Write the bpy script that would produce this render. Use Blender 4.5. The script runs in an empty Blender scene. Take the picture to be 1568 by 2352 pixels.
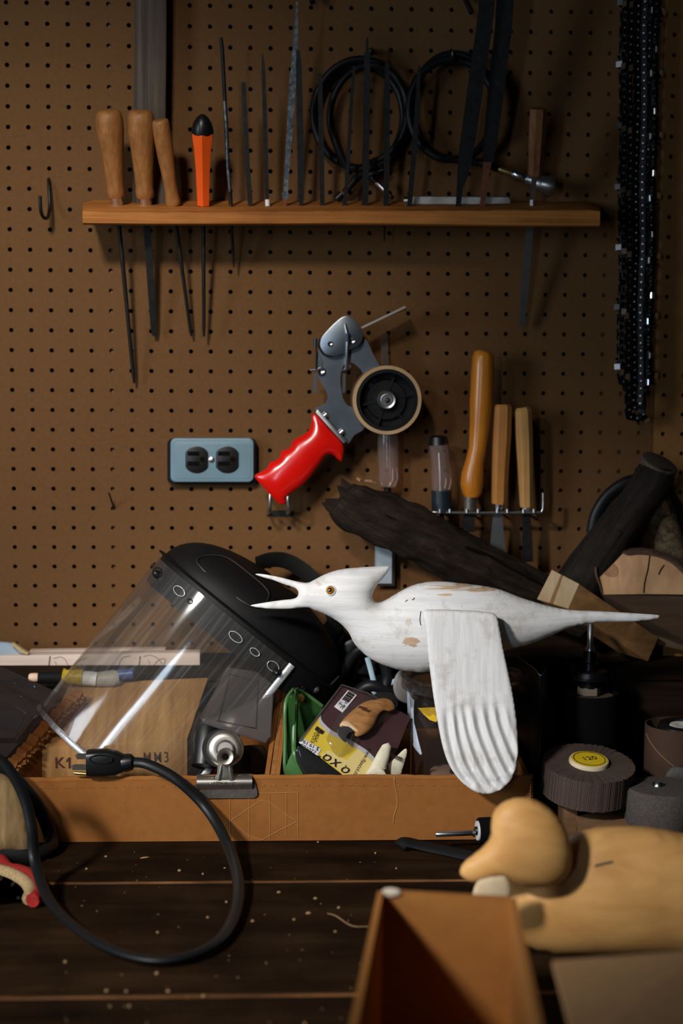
import bpy, bmesh, math, random
import numpy as np
from mathutils import Vector as V, Matrix
from mathutils.geometry import delaunay_2d_cdt
random.seed(7)
C = bpy.context.scene.collection
S = bpy.context.scene

# ---------------------------------------------------------------- camera
FPX, TH, YAW, ROLL, DIST = 3267.0, 0.0999677, 0.0402854, -0.0068861, 1.8467
CAMZ = 1.44
EYE = V((0, -DIST, CAMZ))
cy, sy = math.cos(YAW), math.sin(YAW)
ct, st = math.cos(TH), math.sin(TH)
cr, sr = math.cos(ROLL), math.sin(ROLL)
_x = V((cy, -sy, 0)); _y = V((sy, cy, 0)); _z = V((0, 0, 1))
FWD = ct * _y - st * _z
_u = st * _y + ct * _z
RGT = cr * _x - sr * _u
UPV = sr * _x + cr * _u
cam = bpy.data.cameras.new('camera')
camo = bpy.data.objects.new('camera', cam); C.objects.link(camo)
camo.matrix_world = Matrix(((RGT.x, UPV.x, -FWD.x, EYE.x), (RGT.y, UPV.y, -FWD.y, EYE.y), (RGT.z, UPV.z, -FWD.z, EYE.z), (0, 0, 0, 1)))
cam.sensor_fit = 'VERTICAL'; cam.sensor_height = 36.0; cam.sensor_width = 24.0
cam.lens = FPX / 2352 * 36.0
cam.clip_start = 0.05; cam.clip_end = 30
cam.dof.use_dof = True; cam.dof.focus_distance = 1.635; cam.dof.aperture_fstop = 2.8
S.camera = camo

# ---------------------------------------------------------------- world, lamps, exposure
S.view_settings.view_transform = 'Standard'; S.view_settings.look = 'None'
S.view_settings.exposure = 0.0; S.view_settings.gamma = 1.0
S.view_settings.use_curve_mapping = False
wd = bpy.data.worlds.new('room_dusk'); S.world = wd; wd.use_nodes = True
wd.node_tree.nodes['Background'].inputs[0].default_value = (0.80, 0.88, 1.0, 1)
wd.node_tree.nodes['Background'].inputs[1].default_value = 0.004

def aim(o, target):
    d = V(target) - o.location
    o.rotation_euler = d.to_track_quat('-Z', 'Y').to_euler()

def area(name, loc, target, sx, sy_, power, col, spread=180):
    l = bpy.data.lights.new(name, 'AREA'); l.shape = 'RECTANGLE'; l.size = sx; l.size_y = sy_
    l.energy = power; l.color = col; l.spread = math.radians(spread)
    o = bpy.data.objects.new(name, l); C.objects.link(o); o.location = loc; aim(o, target); return o

def spot(name, loc, target, angle, blend, radius, power, col):
    l = bpy.data.lights.new(name, 'SPOT'); l.spot_size = math.radians(angle); l.spot_blend = blend
    l.shadow_soft_size = radius; l.energy = power; l.color = col
    o = bpy.data.objects.new(name, l); C.objects.link(o); o.location = loc; aim(o, target); return o

# two shaded clamp lamps
WALL_AIM = (-0.285, 0.0, 1.40)
BENCH_AIM = (0.05, -0.38, 0.98)
# shaded bench lamp up to the left, behind the camera; a cool window further left
spot('wall_lamp', (-0.55, -1.95, 2.45), tuple(WALL_AIM), 29, 1.0, 0.13, 150, (1.0, 0.92, 0.82))
spot('bench_lamp', (-1.02, -1.75, 2.12), tuple(BENCH_AIM), 32, 1.0, 0.10, 180, (1.0, 0.95, 0.90))
area('side_window', (-1.75, -1.55, 1.60), (0.0, -0.35, 1.00), 0.5, 0.8, 6.0, (0.80, 0.90, 1.0), 110)
area('rear_window', (-1.30, -4.00, 1.50), (-0.15, -0.2, 1.15), 0.11, 1.3, 9.0, (0.70, 0.85, 1.0), 150)

# ---------------------------------------------------------------- projection helpers (photo pixel -> point at a real depth)
def ray(px, py):
    return FWD + RGT * ((px - 784) / FPX) - UPV * ((py - 1176) / FPX)
def P(px, py, Y):
    d = ray(px, py); return EYE + d * ((Y - EYE.y) / d.y)
def PZ(px, py, Z):
    d = ray(px, py); return EYE + d * ((Z - EYE.z) / d.z)
def PP(px, py, o, n, off=0.0):
    d = ray(px, py); t = (o - EYE).dot(n) / d.dot(n); return EYE + d * t + n * off
def M1(p):                       # metres per photo pixel at a point
    return (p - EYE).dot(FWD) / FPX

# ---------------------------------------------------------------- mesh helpers
class G:
    def __init__(s): s.v = []; s.f = []; s.uv = []
    def add(s, v, f, uv=None):
        b = len(s.v); s.v += [V(p) for p in v]; s.f += [tuple(i + b for i in q) for q in f]
        s.uv += (list(uv) if uv else [(p[0], p[2]) for p in v]); return s
    def join(s, o): return s.add(o.v, o.f, o.uv)

ORG = {}
def mk(name, g, mat, org=V((0, 0, 0)), smooth=True, bevel=0, ang=38, seg=2):
    me = bpy.data.meshes.new(name)
    me.from_pydata([tuple(p - org) for p in g.v], [], g.f)
    uvl = me.uv_layers.new(name='UVMap')
    for i, l in enumerate(me.loops): uvl.data[i].uv = g.uv[l.vertex_index]
    bm = bmesh.new(); bm.from_mesh(me)
    bmesh.ops.recalc_face_normals(bm, faces=bm.faces)
    if bevel:
        es = [e for e in bm.edges if len(e.link_faces) == 2 and e.calc_face_angle(0) > math.radians(25)]
        bmesh.ops.bevel(bm, geom=es, offset=bevel, segments=seg, affect='EDGES', profile=0.6, clamp_overlap=True)
    for f in bm.faces: f.smooth = smooth
    if smooth:
        for e in bm.edges:
            if len(e.link_faces) == 2 and e.calc_face_angle(0) > math.radians(ang): e.smooth = False
    bm.to_mesh(me); bm.free()
    if mat: me.materials.append(mat)
    o = bpy.data.objects.new(name, me); C.objects.link(o); return o

def thing(name, label, cat, loc, group=None):
    o = bpy.data.objects.new(name, None); C.objects.link(o); o.location = loc
    o.empty_display_size = 0.02; o['label'] = label; o['category'] = cat
    if group: o['group'] = group
    ORG[o.name] = V(loc); return o

def part(name, g, mat, parent, label=None, kind=None, **k):
    org = ORG[parent.name]
    o = mk(name, g, mat, org, **k); o.parent = parent; ORG[o.name] = org
    if label: o['label'] = label
    if kind: o['kind'] = kind
    return o

def base_of(g):
    a = np.array([tuple(p) for p in g.v]); lo, hi = a.min(0), a.max(0)
    return V(((lo[0] + hi[0]) / 2, (lo[1] + hi[1]) / 2, lo[2]))

def solo(name, g, mat, label, cat, group=None, kind=None, **k):
    org = base_of(g); o = mk(name, g, mat, org, **k); o.location = org; ORG[o.name] = org
    if label: o['label'] = label
    if cat: o['category'] = cat
    if group: o['group'] = group
    if kind: o['kind'] = kind
    return o

def struct(name, g, mat, **k):
    o = solo(name, g, mat, None, None, kind='structure', **k); return o

CIRC = lambda n: [(math.cos(2 * math.pi * i / n), math.sin(2 * math.pi * i / n)) for i in range(n)]
RECT = [(-1, -1), (1, -1), (1, 1), (-1, 1)]

def tube(pts, rad, n=12, ref=V((1, 0, 0)), sec=None, caps=True, closed=False):
    """ring sweep; rad item is r or (a, b): a along ref, b across"""
    sec = sec or CIRC(n); n = len(sec); g = G(); N = len(pts); pts = [V(p) for p in pts]
    if isinstance(rad, tuple) or not hasattr(rad, '__len__'): rad = [rad] * N
    L = 0; R = ref
    vs = []; us = []
    for i, p in enumerate(pts):
        if closed: t = pts[(i + 1) % N] - pts[i - 1]
        else: t = pts[min(i + 1, N - 1)] - pts[max(i - 1, 0)]
        t.normalize()
        R = R - t * R.dot(t)
        if R.length < 1e-6: R = t.orthogonal()
        R.normalize(); B = t.cross(R)
        a, b = rad[i] if hasattr(rad[i], '__len__') else (rad[i], rad[i])
        if i: L += (p - pts[i - 1]).length
        for j, (c, s_) in enumerate(sec):
            vs.append(p + R * (a * c) + B * (b * s_)); us.append((j / n * 2 * math.pi * max(a, b), L))
    fs = []
    for i in range(N if closed else N - 1):
        i2 = (i + 1) % N
        for j in range(n):
            j2 = (j + 1) % n
            fs.append((i * n + j, i * n + j2, i2 * n + j2, i2 * n + j))
    g.add(vs, fs, us)
    if caps and not closed:
        g.f.append(tuple(range(n))[::-1]); g.f.append(tuple((N - 1) * n + j for j in range(n)))
    return g

def lathe(o, axis, prof, n=24, ref=V((1, 0, 0))):
    """prof: (distance along axis, radius); zero radius closes the end"""
    axis = V(axis).normalized()
    R = (ref - axis * ref.dot(axis))
    if R.length < 1e-4: R = axis.orthogonal()
    R.normalize(); B = axis.cross(R); g = G(); vs = []; us = []
    for k, (h, r) in enumerate(prof):
        r = max(r, 1e-5)
        for j in range(n):
            a = 2 * math.pi * j / n
            vs.append(o + axis * h + R * (r * math.cos(a)) + B * (r * math.sin(a))); us.append((a * 0.02, h))
    fs = []
    for k in range(len(prof) - 1):
        for j in range(n):
            j2 = (j + 1) % n
            fs.append((k * n + j, k * n + j2, (k + 1) * n + j2, (k + 1) * n + j))
    fs.append(tuple(range(n))[::-1]); fs.append(tuple((len(prof) - 1) * n + j for j in range(n)))
    return g.add(vs, fs, us)

def box(c, sx, sy_, sz, rot=None):
    c = V(c); g = G(); vs = []
    for dz in (-1, 1):
        for dx, dy in ((-1, -1), (1, -1), (1, 1), (-1, 1)):
            q = V((dx * sx / 2, dy * sy_ / 2, dz * sz / 2))
            vs.append(c + (rot @ q if rot else q))
    return g.add(vs, [(0, 3, 2, 1), (4, 5, 6, 7), (0, 1, 5, 4), (1, 2, 6, 5), (2, 3, 7, 6), (3, 0, 4, 7)])

def bx(x0, x1, y0, y1, z0, z1):
    return box(((x0 + x1) / 2, (y0 + y1) / 2, (z0 + z1) / 2), abs(x1 - x0), abs(y1 - y0), abs(z1 - z0))

def hexa(a, b):
    """solid between quad a (4 points) and quad b (4 points)"""
    g = G()
    return g.add(list(a) + list(b), [(0, 1, 2, 3), (7, 6, 5, 4), (0, 4, 5, 1), (1, 5, 6, 2), (2, 6, 7, 3), (3, 7, 4, 0)])

def prism(pts, d):
    """extrude a closed 3-D outline by vector d"""
    n = len(pts); g = G(); pts = [V(p) for p in pts]
    f = [tuple(range(n)), tuple(range(2 * n - 1, n - 1, -1))] + [(i, i + n, (i + 1) % n + n, (i + 1) % n) for i in range(n)]
    return g.add(pts + [p + d for p in pts], f)

def cr(pts, n=6, closed=False):
    """Catmull-Rom through tuples"""
    a = [np.array(p, float) for p in pts]; N = len(a); out = []
    for i in range(N if closed else N - 1):
        p0 = a[i - 1] if (closed or i > 0) else 2 * a[0] - a[1]
        p1 = a[i]; p2 = a[(i + 1) % N]
        p3 = a[(i + 2) % N] if (closed or i + 2 < N) else 2 * a[-1] - a[-2]
        for k in range(n):
            t = k / n
            out.append(0.5 * (2 * p1 + (p2 - p0) * t + (2 * p0 - 5 * p1 + 4 * p2 - p3) * t * t + (3 * p1 - p0 - 3 * p2 + p3) * t ** 3))
    if not closed: out.append(a[-1])
    return out

def vec(l): return [V(tuple(p)) for p in l]

def pxline(pts, n=6):
    """smooth path through (px, py, Y)"""
    return [P(q[0], q[1], q[2]) for q in cr(pts, n)]

def rod(pts, sec=None, n=14, thick=None, ref=V((1, 0, 0)), caps=True):
    """pts: (px, py, Y, width_px) -> tapered bar; thick = depth / width"""
    w = [P(a, b, c) for a, b, c, d in pts]
    r = []
    for q, p in zip(w, pts):
        a = p[3] / 2 * M1(q); r.append((a, a * (thick if thick else 1)))
    return tube(w, r, n=n, sec=sec, ref=ref, caps=caps)

def inside(poly, X, Yy):
    x0, y0 = poly[:, 0], poly[:, 1]; x1, y1 = np.roll(x0, -1), np.roll(y0, -1)
    c = np.zeros(X.shape, bool)
    for a, b, d, e in zip(x0, y0, x1, y1):
        if b == e: continue
        m = ((b > Yy) != (e > Yy)) & (X < (d - a) * (Yy - b) / (e - b) + a)
        c ^= m
    return c

def inflate(outline, Yc, k=1.0, kb=None, step=4.0, maxh=None, sharp=False, mod=None, n=6, it=900, yfun=None):
    """rounded carving from a side outline in photo pixels standing at depth Yc (kb: back depth factor)"""
    poly = np.array(outline if sharp else cr(outline, n, True), float)[:, :2]
    kb = k if kb is None else kb
    seg = np.roll(poly, -1, 0) - poly; L = np.hypot(seg[:, 0], seg[:, 1]); cum = np.concatenate([[0], np.cumsum(L)])
    nb = max(16, int(cum[-1] / (step * 0.9))); tt = np.linspace(0, cum[-1], nb, endpoint=False)
    idx = np.clip(np.searchsorted(cum, tt, side='right') - 1, 0, len(poly) - 1)
    fr = (tt - cum[idx]) / np.maximum(L[idx], 1e-9); bd = poly[idx] + seg[idx] * fr[:, None]
    lo = bd.min(0) - 2 * step; hi = bd.max(0) + 2 * step
    xs = np.arange(lo[0], hi[0], step); ys = np.arange(lo[1], hi[1], step)
    X, Yy = np.meshgrid(xs, ys); m = inside(bd, X, Yy); u = np.zeros(X.shape); s2 = step * step
    for _ in range(it):
        u[1:-1, 1:-1] = np.where(m[1:-1, 1:-1], 0.25 * (u[:-2, 1:-1] + u[2:, 1:-1] + u[1:-1, :-2] + u[1:-1, 2:] + s2), 0)
    area2 = (bd[:, 0] * np.roll(bd[:, 1], -1) - np.roll(bd[:, 0], -1) * bd[:, 1]).sum()
    tg = np.roll(bd, -1, 0) - np.roll(bd, 1, 0); tg /= np.maximum(np.hypot(tg[:, 0], tg[:, 1]), 1e-9)[:, None]
    nin = np.stack([-tg[:, 1], tg[:, 0]], 1) * (1 if area2 > 0 else -1)
    gi = np.stack([X[m], Yy[m]], 1)
    dmin = np.full(len(gi), 1e9)
    for b in bd: dmin = np.minimum(dmin, np.hypot(gi[:, 0] - b[0], gi[:, 1] - b[1]))
    gi = gi[dmin > step * 0.9]
    ring = bd + nin * (0.28 * step)
    rk = inside(bd, ring[:, 0], ring[:, 1])
    pts = np.concatenate([bd, ring[rk], gi])
    ed = [(i, (i + 1) % nb) for i in range(nb)]
    r = delaunay_2d_cdt([V((float(a), float(b))) for a, b in pts], ed, [], 1, 1e-4)
    pv = np.array([tuple(v) for v in r[0]]); tri = r[2]; orig = r[3]
    fx = (pv[:, 0] - xs[0]) / step; fy = (pv[:, 1] - ys[0]) / step
    ix = np.clip(fx.astype(int), 0, len(xs) - 2); iy = np.clip(fy.astype(int), 0, len(ys) - 2)
    ax, ay = fx - ix, fy - iy
    uu = u[iy, ix] * (1 - ax) * (1 - ay) + u[iy, ix + 1] * ax * (1 - ay) + u[iy + 1, ix] * (1 - ax) * ay + u[iy + 1, ix + 1] * ax * ay
    h = np.sqrt(np.maximum(2 * uu, 0))
    isb = np.array([any(q < nb for q in o_) for o_ in orig]); h[isb] = 0
    rr = np.array([any(nb <= q < nb + rk.sum() for q in o_) for o_ in orig]); h[rr] = np.maximum(h[rr], 0.45 * step)
    g = G(); fr_, bk = [], []
    for i, (x, y) in enumerate(pv):
        Y0 = yfun(x, y) if yfun else Yc
        p = P(x, y, Y0); s = M1(p)
        hf, hb = h[i] * k * s, h[i] * kb * s
        if maxh:
            hf = maxh * (1 - math.exp(-hf / maxh * 1.6)) if maxh else hf; hb = maxh * (1 - math.exp(-hb / maxh * 1.6))
        if mod and h[i] > 0: hf += mod(x, y) * min(1, h[i] * s / 0.004)
        g.v.append(p + V((0, -hf, 0))); g.uv.append((p.x, p.z)); fr_.append(len(g.v) - 1)
        if h[i] == 0: bk.append(fr_[-1])
        else:
            g.v.append(p + V((0, hb, 0))); g.uv.append((p.x, p.z)); bk.append(len(g.v) - 1)
    for t in tri:
        if len(t) == 3:
            g.f.append(tuple(fr_[i] for i in t)); q = tuple(bk[i] for i in t[::-1])
            if set(q) != set(fr_[i] for i in t): g.f.append(q)
    return g

def text_geo(s, o, right, up, size, depth=0.0004, align='CENTER', shear=0.0, fat=0.0):
    cu = bpy.data.curves.new('lettering', 'FONT'); cu.body = s; cu.size = 1.0; cu.align_x = align; cu.align_y = 'CENTER'
    cu.shear = shear; cu.resolution_u = 3; cu.offset = fat
    ob = bpy.data.objects.new('lettering', cu); C.objects.link(ob)
    dg = bpy.context.evaluated_depsgraph_get(); me = bpy.data.meshes.new_from_object(ob.evaluated_get(dg))
    right = V(right).normalized(); up = V(up); up = (up - right * up.dot(right)).normalized(); nn = right.cross(up)
    g = G()
    g.add([o + right * (v.co.x * size) + up * (v.co.y * size) + nn * depth for v in me.vertices], [tuple(p.vertices) for p in me.polygons])
    bpy.data.objects.remove(ob); bpy.data.curves.remove(cu); bpy.data.meshes.remove(me)
    return g

# ---------------------------------------------------------------- materials
def nt(name):
    m = bpy.data.materials.new(name); m.use_nodes = True; t = m.node_tree
    return m, t, t.nodes['Principled BSDF']
def lk(t, a, b): t.links.new(a, b)
def coord(t, kind, scale, rot=(0, 0, 0)):
    tc = t.nodes.new('ShaderNodeTexCoord'); mp = t.nodes.new('ShaderNodeMapping')
    mp.inputs['Scale'].default_value = scale; mp.inputs['Rotation'].default_value = rot
    lk(t, tc.outputs[kind], mp.inputs['Vector']); return mp.outputs['Vector']
def noise(t, vecs, scale, detail=4, rough=0.6, dist=0.0):
    n = t.nodes.new('ShaderNodeTexNoise'); n.inputs['Scale'].default_value = scale; n.inputs['Detail'].default_value = detail
    n.inputs['Roughness'].default_value = rough; n.inputs['Distortion'].default_value = dist
    if vecs: lk(t, vecs, n.inputs['Vector'])
    return n.outputs['Fac']
def ramp(t, fac, stops):
    r = t.nodes.new('ShaderNodeValToRGB'); e = r.color_ramp.elements
    while len(e) < len(stops): e.new(0.5)
    for q, (p, c) in zip(e, stops):
        q.position = p; q.color = tuple(c) + (1,) if len(c) == 3 else c
    lk(t, fac, r.inputs[0]); return r.outputs[0]
def mixc(t, fac, a, b, mode='MIX'):
    m = t.nodes.new('ShaderNodeMix'); m.data_type = 'RGBA'; m.blend_type = mode
    for s, v in ((m.inputs[0], fac), (m.inputs[6], a), (m.inputs[7], b)):
        if hasattr(v, 'is_linked') or hasattr(v, 'links'): lk(t, v, s)
        elif isinstance(v, (int, float)): s.default_value = v
        else: s.default_value = tuple(v) + (1,)
    return m.outputs[2]
def math_(t, op, a, b=None, c=None):
    m = t.nodes.new('ShaderNodeMath'); m.operation = op
    for s, v in zip(m.inputs, (a, b, c)):
        if v is None: continue
        if hasattr(v, 'links'): lk(t, v, s)
        else: s.default_value = v
    return m.outputs[0]
def bump(t, b, h, strength, dist=0.001):
    n = t.nodes.new('ShaderNodeBump'); n.inputs['Strength'].default_value = strength; n.inputs['Distance'].default_value = dist
    lk(t, h, n.inputs['Height']); lk(t, n.outputs[0], b.inputs['Normal'])

def plain(name, col, rough=0.6, metal=0.0, var=0.15, scale=60, bmp=0.15, spec=0.4, coat=0.0, kind='Object'):
    m, t, b = nt(name); v = coord(t, kind, (1, 1, 1)); f = noise(t, v, scale, 5)
    lo = [c * (1 - var) for c in col]; hi = [min(1, c * (1 + var)) for c in col]
    lk(t, ramp(t, f, [(0.25, lo), (0.75, hi)]), b.inputs['Base Color'])
    b.inputs['Roughness'].default_value = rough; b.inputs['Metallic'].default_value = metal
    b.inputs['Specular IOR Level'].default_value = spec; b.inputs['Coat Weight'].default_value = coat
    b.inputs['Coat Roughness'].default_value = 0.12
    if bmp: bump(t, b, f, bmp)
    return m

def wood(name, dark, light, scale=(90, 90, 4), kind='Object', rough=0.55, bmp=0.25, blotch=0.25, spec=0.35, rot=(0, 0, 0), coat=0.0):
    m, t, b = nt(name); v = coord(t, kind, scale, rot)
    f = noise(t, v, 1.0, 6, 0.62, 0.6)
    f2 = noise(t, coord(t, kind, (1, 1, 1)), 14, 3)
    c = ramp(t, f, [(0.3, dark), (0.72, light)])
    c2 = ramp(t, f2, [(0.3, (1 - blotch,) * 3), (0.7, (1, 1, 1))])
    lk(t, mixc(t, 1.0, c, c2, 'MULTIPLY'), b.inputs['Base Color'])
    b.inputs['Roughness'].default_value = rough; b.inputs['Specular IOR Level'].default_value = spec
    b.inputs['Coat Weight'].default_value = coat; b.inputs['Coat Roughness'].default_value = 0.2
    if bmp: bump(t, b, f, bmp)
    return m

def clear(name, tint, gloss=0.25, rough=0.08, haze=0.0, hcol=(0.6, 0.6, 0.6), scratch=0.0, fmax=0.30):
    """thin clear plastic: see-through sheet with a mirror film and a little haze"""
    m = bpy.data.materials.new(name); m.use_nodes = True; t = m.node_tree; t.nodes.clear()
    out = t.nodes.new('ShaderNodeOutputMaterial'); tr = t.nodes.new('ShaderNodeBsdfTransparent'); gl = t.nodes.new('ShaderNodeBsdfGlossy')
    df = t.nodes.new('ShaderNodeBsdfDiffuse'); tr.inputs[0].default_value = tuple(tint) + (1,)
    gl.inputs['Roughness'].default_value = rough; df.inputs[0].default_value = tuple(hcol) + (1,)
    fr = t.nodes.new('ShaderNodeLayerWeight'); fr.inputs[0].default_value = gloss
    m1 = t.nodes.new('ShaderNodeMixShader'); m2 = t.nodes.new('ShaderNodeMixShader')
    if scratch:
        f = noise(t, coord(t, 'UV', (260, 6, 1)), 1, 4); h = ramp(t, f, [(0.5, (haze,) * 3), (0.8, (haze + scratch,) * 3)])
        lk(t, h, m1.inputs[0])
        f2 = noise(t, coord(t, 'UV', (22, 5, 1)), 1, 2)
        bp = t.nodes.new('ShaderNodeBump'); bp.inputs['Strength'].default_value = 0.10; bp.inputs['Distance'].default_value = 0.004
        lk(t, f2, bp.inputs['Height']); lk(t, bp.outputs[0], gl.inputs['Normal'])
    else: m1.inputs[0].default_value = haze
    lk(t, tr.outputs[0], m1.inputs[1]); lk(t, df.outputs[0], m1.inputs[2])
    lk(t, math_(t, 'MINIMUM', fr.outputs['Fresnel'], fmax), m2.inputs[0]); lk(t, m1.outputs[0], m2.inputs[1]); lk(t, gl.outputs[0], m2.inputs[2])
    lk(t, m2.outputs[0], out.inputs[0]); return m

MT = {}
MT['peg'] = plain('hardboard', (0.136, 0.067, 0.0265), 0.8, var=0.10, scale=220, bmp=0.12, spec=0.06)
MT['peg_right'] = plain('hardboard_warm', (0.27, 0.125, 0.042), 0.8, var=0.10, scale=220, bmp=0.12, spec=0.06)
MT['void'] = plain('dark_cavity', (0.006, 0.005, 0.004), 0.95, bmp=0, spec=0.02)
MT['stud'] = wood('stud_wood', (0.15, 0.07, 0.028), (0.28, 0.14, 0.06), (60, 60, 3))
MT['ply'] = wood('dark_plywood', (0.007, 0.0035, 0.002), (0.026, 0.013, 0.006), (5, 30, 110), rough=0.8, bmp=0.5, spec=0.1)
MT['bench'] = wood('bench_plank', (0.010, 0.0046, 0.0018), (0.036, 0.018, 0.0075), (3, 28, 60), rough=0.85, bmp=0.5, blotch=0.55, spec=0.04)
MT['bench_edge'] = wood('bench_worn_edge', (0.08, 0.030, 0.009), (0.34, 0.135, 0.036), (6, 60, 60), rough=0.6, bmp=0.4, blotch=0.6)
MT['shelf'] = wood('rack_wood', (0.26, 0.085, 0.018), (0.58, 0.23, 0.055), (4, 50, 130), rough=0.65, bmp=0.4, spec=0.12)
MT['handle'] = wood('file_handle_wood', (0.24, 0.090, 0.022), (0.44, 0.195, 0.056), (120, 120, 5), rough=0.5, bmp=0.15)
MT['handle_amber'] = wood('amber_handle_wood', (0.46, 0.145, 0.012), (0.74, 0.27, 0.026), (110, 110, 5), rough=0.35, bmp=0.1, coat=0.4)
MT['handle_oct'] = wood('octagon_handle_wood', (0.38, 0.145, 0.030), (0.60, 0.27, 0.070), (120, 120, 4), rough=0.4, bmp=0.1, coat=0.15)
MT['handle_pale'] = wood('pale_handle_wood', (0.46, 0.22, 0.062), (0.66, 0.37, 0.13), (120, 120, 4), rough=0.45, bmp=0.1)
MT['handle_red'] = wood('rusty_handle_wood', (0.10, 0.035, 0.012), (0.30, 0.115, 0.035), (120, 120, 4), rough=0.5)
MT['steel_dark'] = plain('dark_file_steel', (0.021, 0.020, 0.0195), 0.55, 0.7, var=0.4, scale=120, bmp=0.35)
MT['steel_blue'] = plain('scuffed_bright_steel', (0.12, 0.135, 0.15), 0.42, 0.85, var=0.95, scale=160, bmp=0.4)
MT['steel'] = plain('grey_steel', (0.46, 0.46, 0.46), 0.32, 0.95, var=0.18, scale=70, bmp=0.08)
MT['chrome'] = plain('bright_plated_steel', (0.72, 0.75, 0.78), 0.22, 1.0, var=0.06, bmp=0)
MT['clip_steel'] = plain('worn_clip_steel', (0.50, 0.46, 0.41), 0.36, 0.95, var=0.14, scale=60, bmp=0.06)
MT['clip_dark'] = plain('dark_clip_jaw', (0.16, 0.14, 0.12), 0.45, 0.7, var=0.25, scale=200)
MT['iron'] = plain('black_iron', (0.018, 0.018, 0.020), 0.4, 0.5, var=0.3, bmp=0.1)
MT['chain'] = plain('oily_chain_steel', (0.010, 0.0105, 0.012), 0.45, 0.7, var=0.3, scale=200, bmp=0.1)
MT['brass'] = plain('dull_brass', (0.55, 0.40, 0.14), 0.3, 0.95, bmp=0.05)
MT['rust'] = plain('rusty_tang', (0.17, 0.055, 0.028), 0.75, 0.3, var=0.4, scale=120)
MT['black'] = plain('black_plastic', (0.006, 0.006, 0.0065), 0.35, var=0.1, bmp=0.03, spec=0.35)
MT['black_matt'] = plain('matt_black', (0.006, 0.006, 0.006), 0.7, var=0.2, bmp=0.1, spec=0.15)
MT['rubber'] = plain('black_rubber', (0.007, 0.0075, 0.0085), 0.42, var=0.15, bmp=0.05, spec=0.25)
MT['orange'] = plain('orange_plastic', (0.85, 0.105, 0.012), 0.3, var=0.04, bmp=0.0, spec=0.5)
MT['red'] = plain('glossy_red_plastic', (0.62, 0.006, 0.003), 0.22, var=0.05, bmp=0.02, spec=0.45, coat=0.25)
MT['white_tape'] = plain('white_tape', (0.75, 0.74, 0.72), 0.5)
MT['stone'] = plain('pale_grey_stone', (0.42, 0.41, 0.39), 0.6, scale=160)
MT['cover'] = plain('grey_blue_enamel', (0.150, 0.245, 0.300), 0.45, var=0.10, scale=45, bmp=0.06)
MT['bakelite'] = plain('brown_black_bakelite', (0.010, 0.009, 0.0085), 0.3, bmp=0.02, spec=0.35)
MT['card_core'] = plain('cardboard_core', (0.42, 0.27, 0.14), 0.75)
MT['navy'] = plain('navy_cap', (0.010, 0.028, 0.060), 0.35)
# ================================================================ THE SETTING
BZ = 0.90                                        # bench top
LEDGE_Z, LEDGE_Y = 1.064, -0.062
# ---- pegboard wall: holed panels in front of a dark cavity
def pegboard(name, x0, z0, nx, nz, cells, yf, th, mat, parent, trim_l=0.0127, trim_r=0.0127):
    p_ = 0.0254; r = 0.0029; n = 12; g = G(); h = p_ / 2
    ring = []
    for i in range(n):
        a = 2 * math.pi * i / n + math.pi / 12; c, s_ = math.cos(a), math.sin(a); k = h / max(abs(c), abs(s_))
        ring.append((c * r, s_ * r, c * k, s_ * k))
    vs, fs = [], []
    corner = [(h, h), (-h, h), (-h, -h), (h, -h)]
    for i in range(nx):
        for j in range(nz):
            cx, cz = x0 + i * p_, z0 - j * p_
            b = len(vs)
            for (a, c_, d, e) in ring: vs.append((cx + d, yf, cz + e))
            for (a, c_, d, e) in ring: vs.append((cx + a, yf, cz + c_))
            for (a, c_, d, e) in ring: vs.append((cx + a, yf + th, cz + c_))
            for q in corner: vs.append((cx + q[0], yf, cz + q[1]))
            for k in range(n):
                k2 = (k + 1) % n
                fs.append((b + k, b + k2, b + n + k2, b + n + k))
                fs.append((b + n + k, b + n + k2, b + 2 * n + k2, b + 2 * n + k))
            for q in range(4):            # little corner triangles
                a = 1 + 3 * q; fs.append((b + a % n, b + 3 * n + q, b + (a + 1) % n))
    g.add(vs, fs)
    X0, X1 = x0 - h, x0 + (nx - 1) * p_ + h; Z1, Z0 = z0 + h, z0 - (nz - 1) * p_ - h
    if trim_l > h: g.join(bx(X0 - trim_l + h, X0, yf, yf + th, Z0, Z1)); X0 -= trim_l - h
    if trim_r > h: g.join(bx(X1, X1 + trim_r - h, yf, yf + th, Z0, Z1)); X1 += trim_r - h
    for q in ((bx(X0, X0 + .0004, yf, yf + th, Z0, Z1)), bx(X1 - .0004, X1, yf, yf + th, Z0, Z1), bx(X0, X1, yf, yf + th, Z0, Z0 + .0004)): g.join(q)
    return part(name, g, mat, parent, smooth=False)

wall = struct('wall_back', bx(-1.0, 1.1, 0.03, 0.05, 0.0, 2.35), MT['void'], smooth=False)
h0 = P(33.2, 1212, 0)                               # column 0, row 25 of the main panel
seam_x = P(1506, 700, 0).x
nxl = 12; nxr = int((seam_x - 0.0127 - h0.x) / 0.0254)
zt = h0.z + 0.0254 * 36
bot_rows = 36 + 6
pegboard('pegboard_panel', h0.x - nxl * 0.0254, zt, nxl + nxr + 1, bot_rows + 1, None, 0.0, 0.0055, MT['peg'], wall,
         trim_r=seam_x - (h0.x + nxr * 0.0254))
hr = P(1547.6, 126.7, -0.003)
pegboard('pegboard_panel', hr.x, hr.z + 0.0254 * 8, 12, 45, None, -0.003, 0.0055, MT['peg_right'], wall, trim_l=hr.x - seam_x - 0.0012)
for xa, xb in ((212, 262), (1372, 1503)):
    part('stud', bx(P(xa, 700, 0).x, P(xb, 700, 0).x, 0.0062, 0.029, 0.2, 2.3), MT['stud'], wall, smooth=False)

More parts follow.
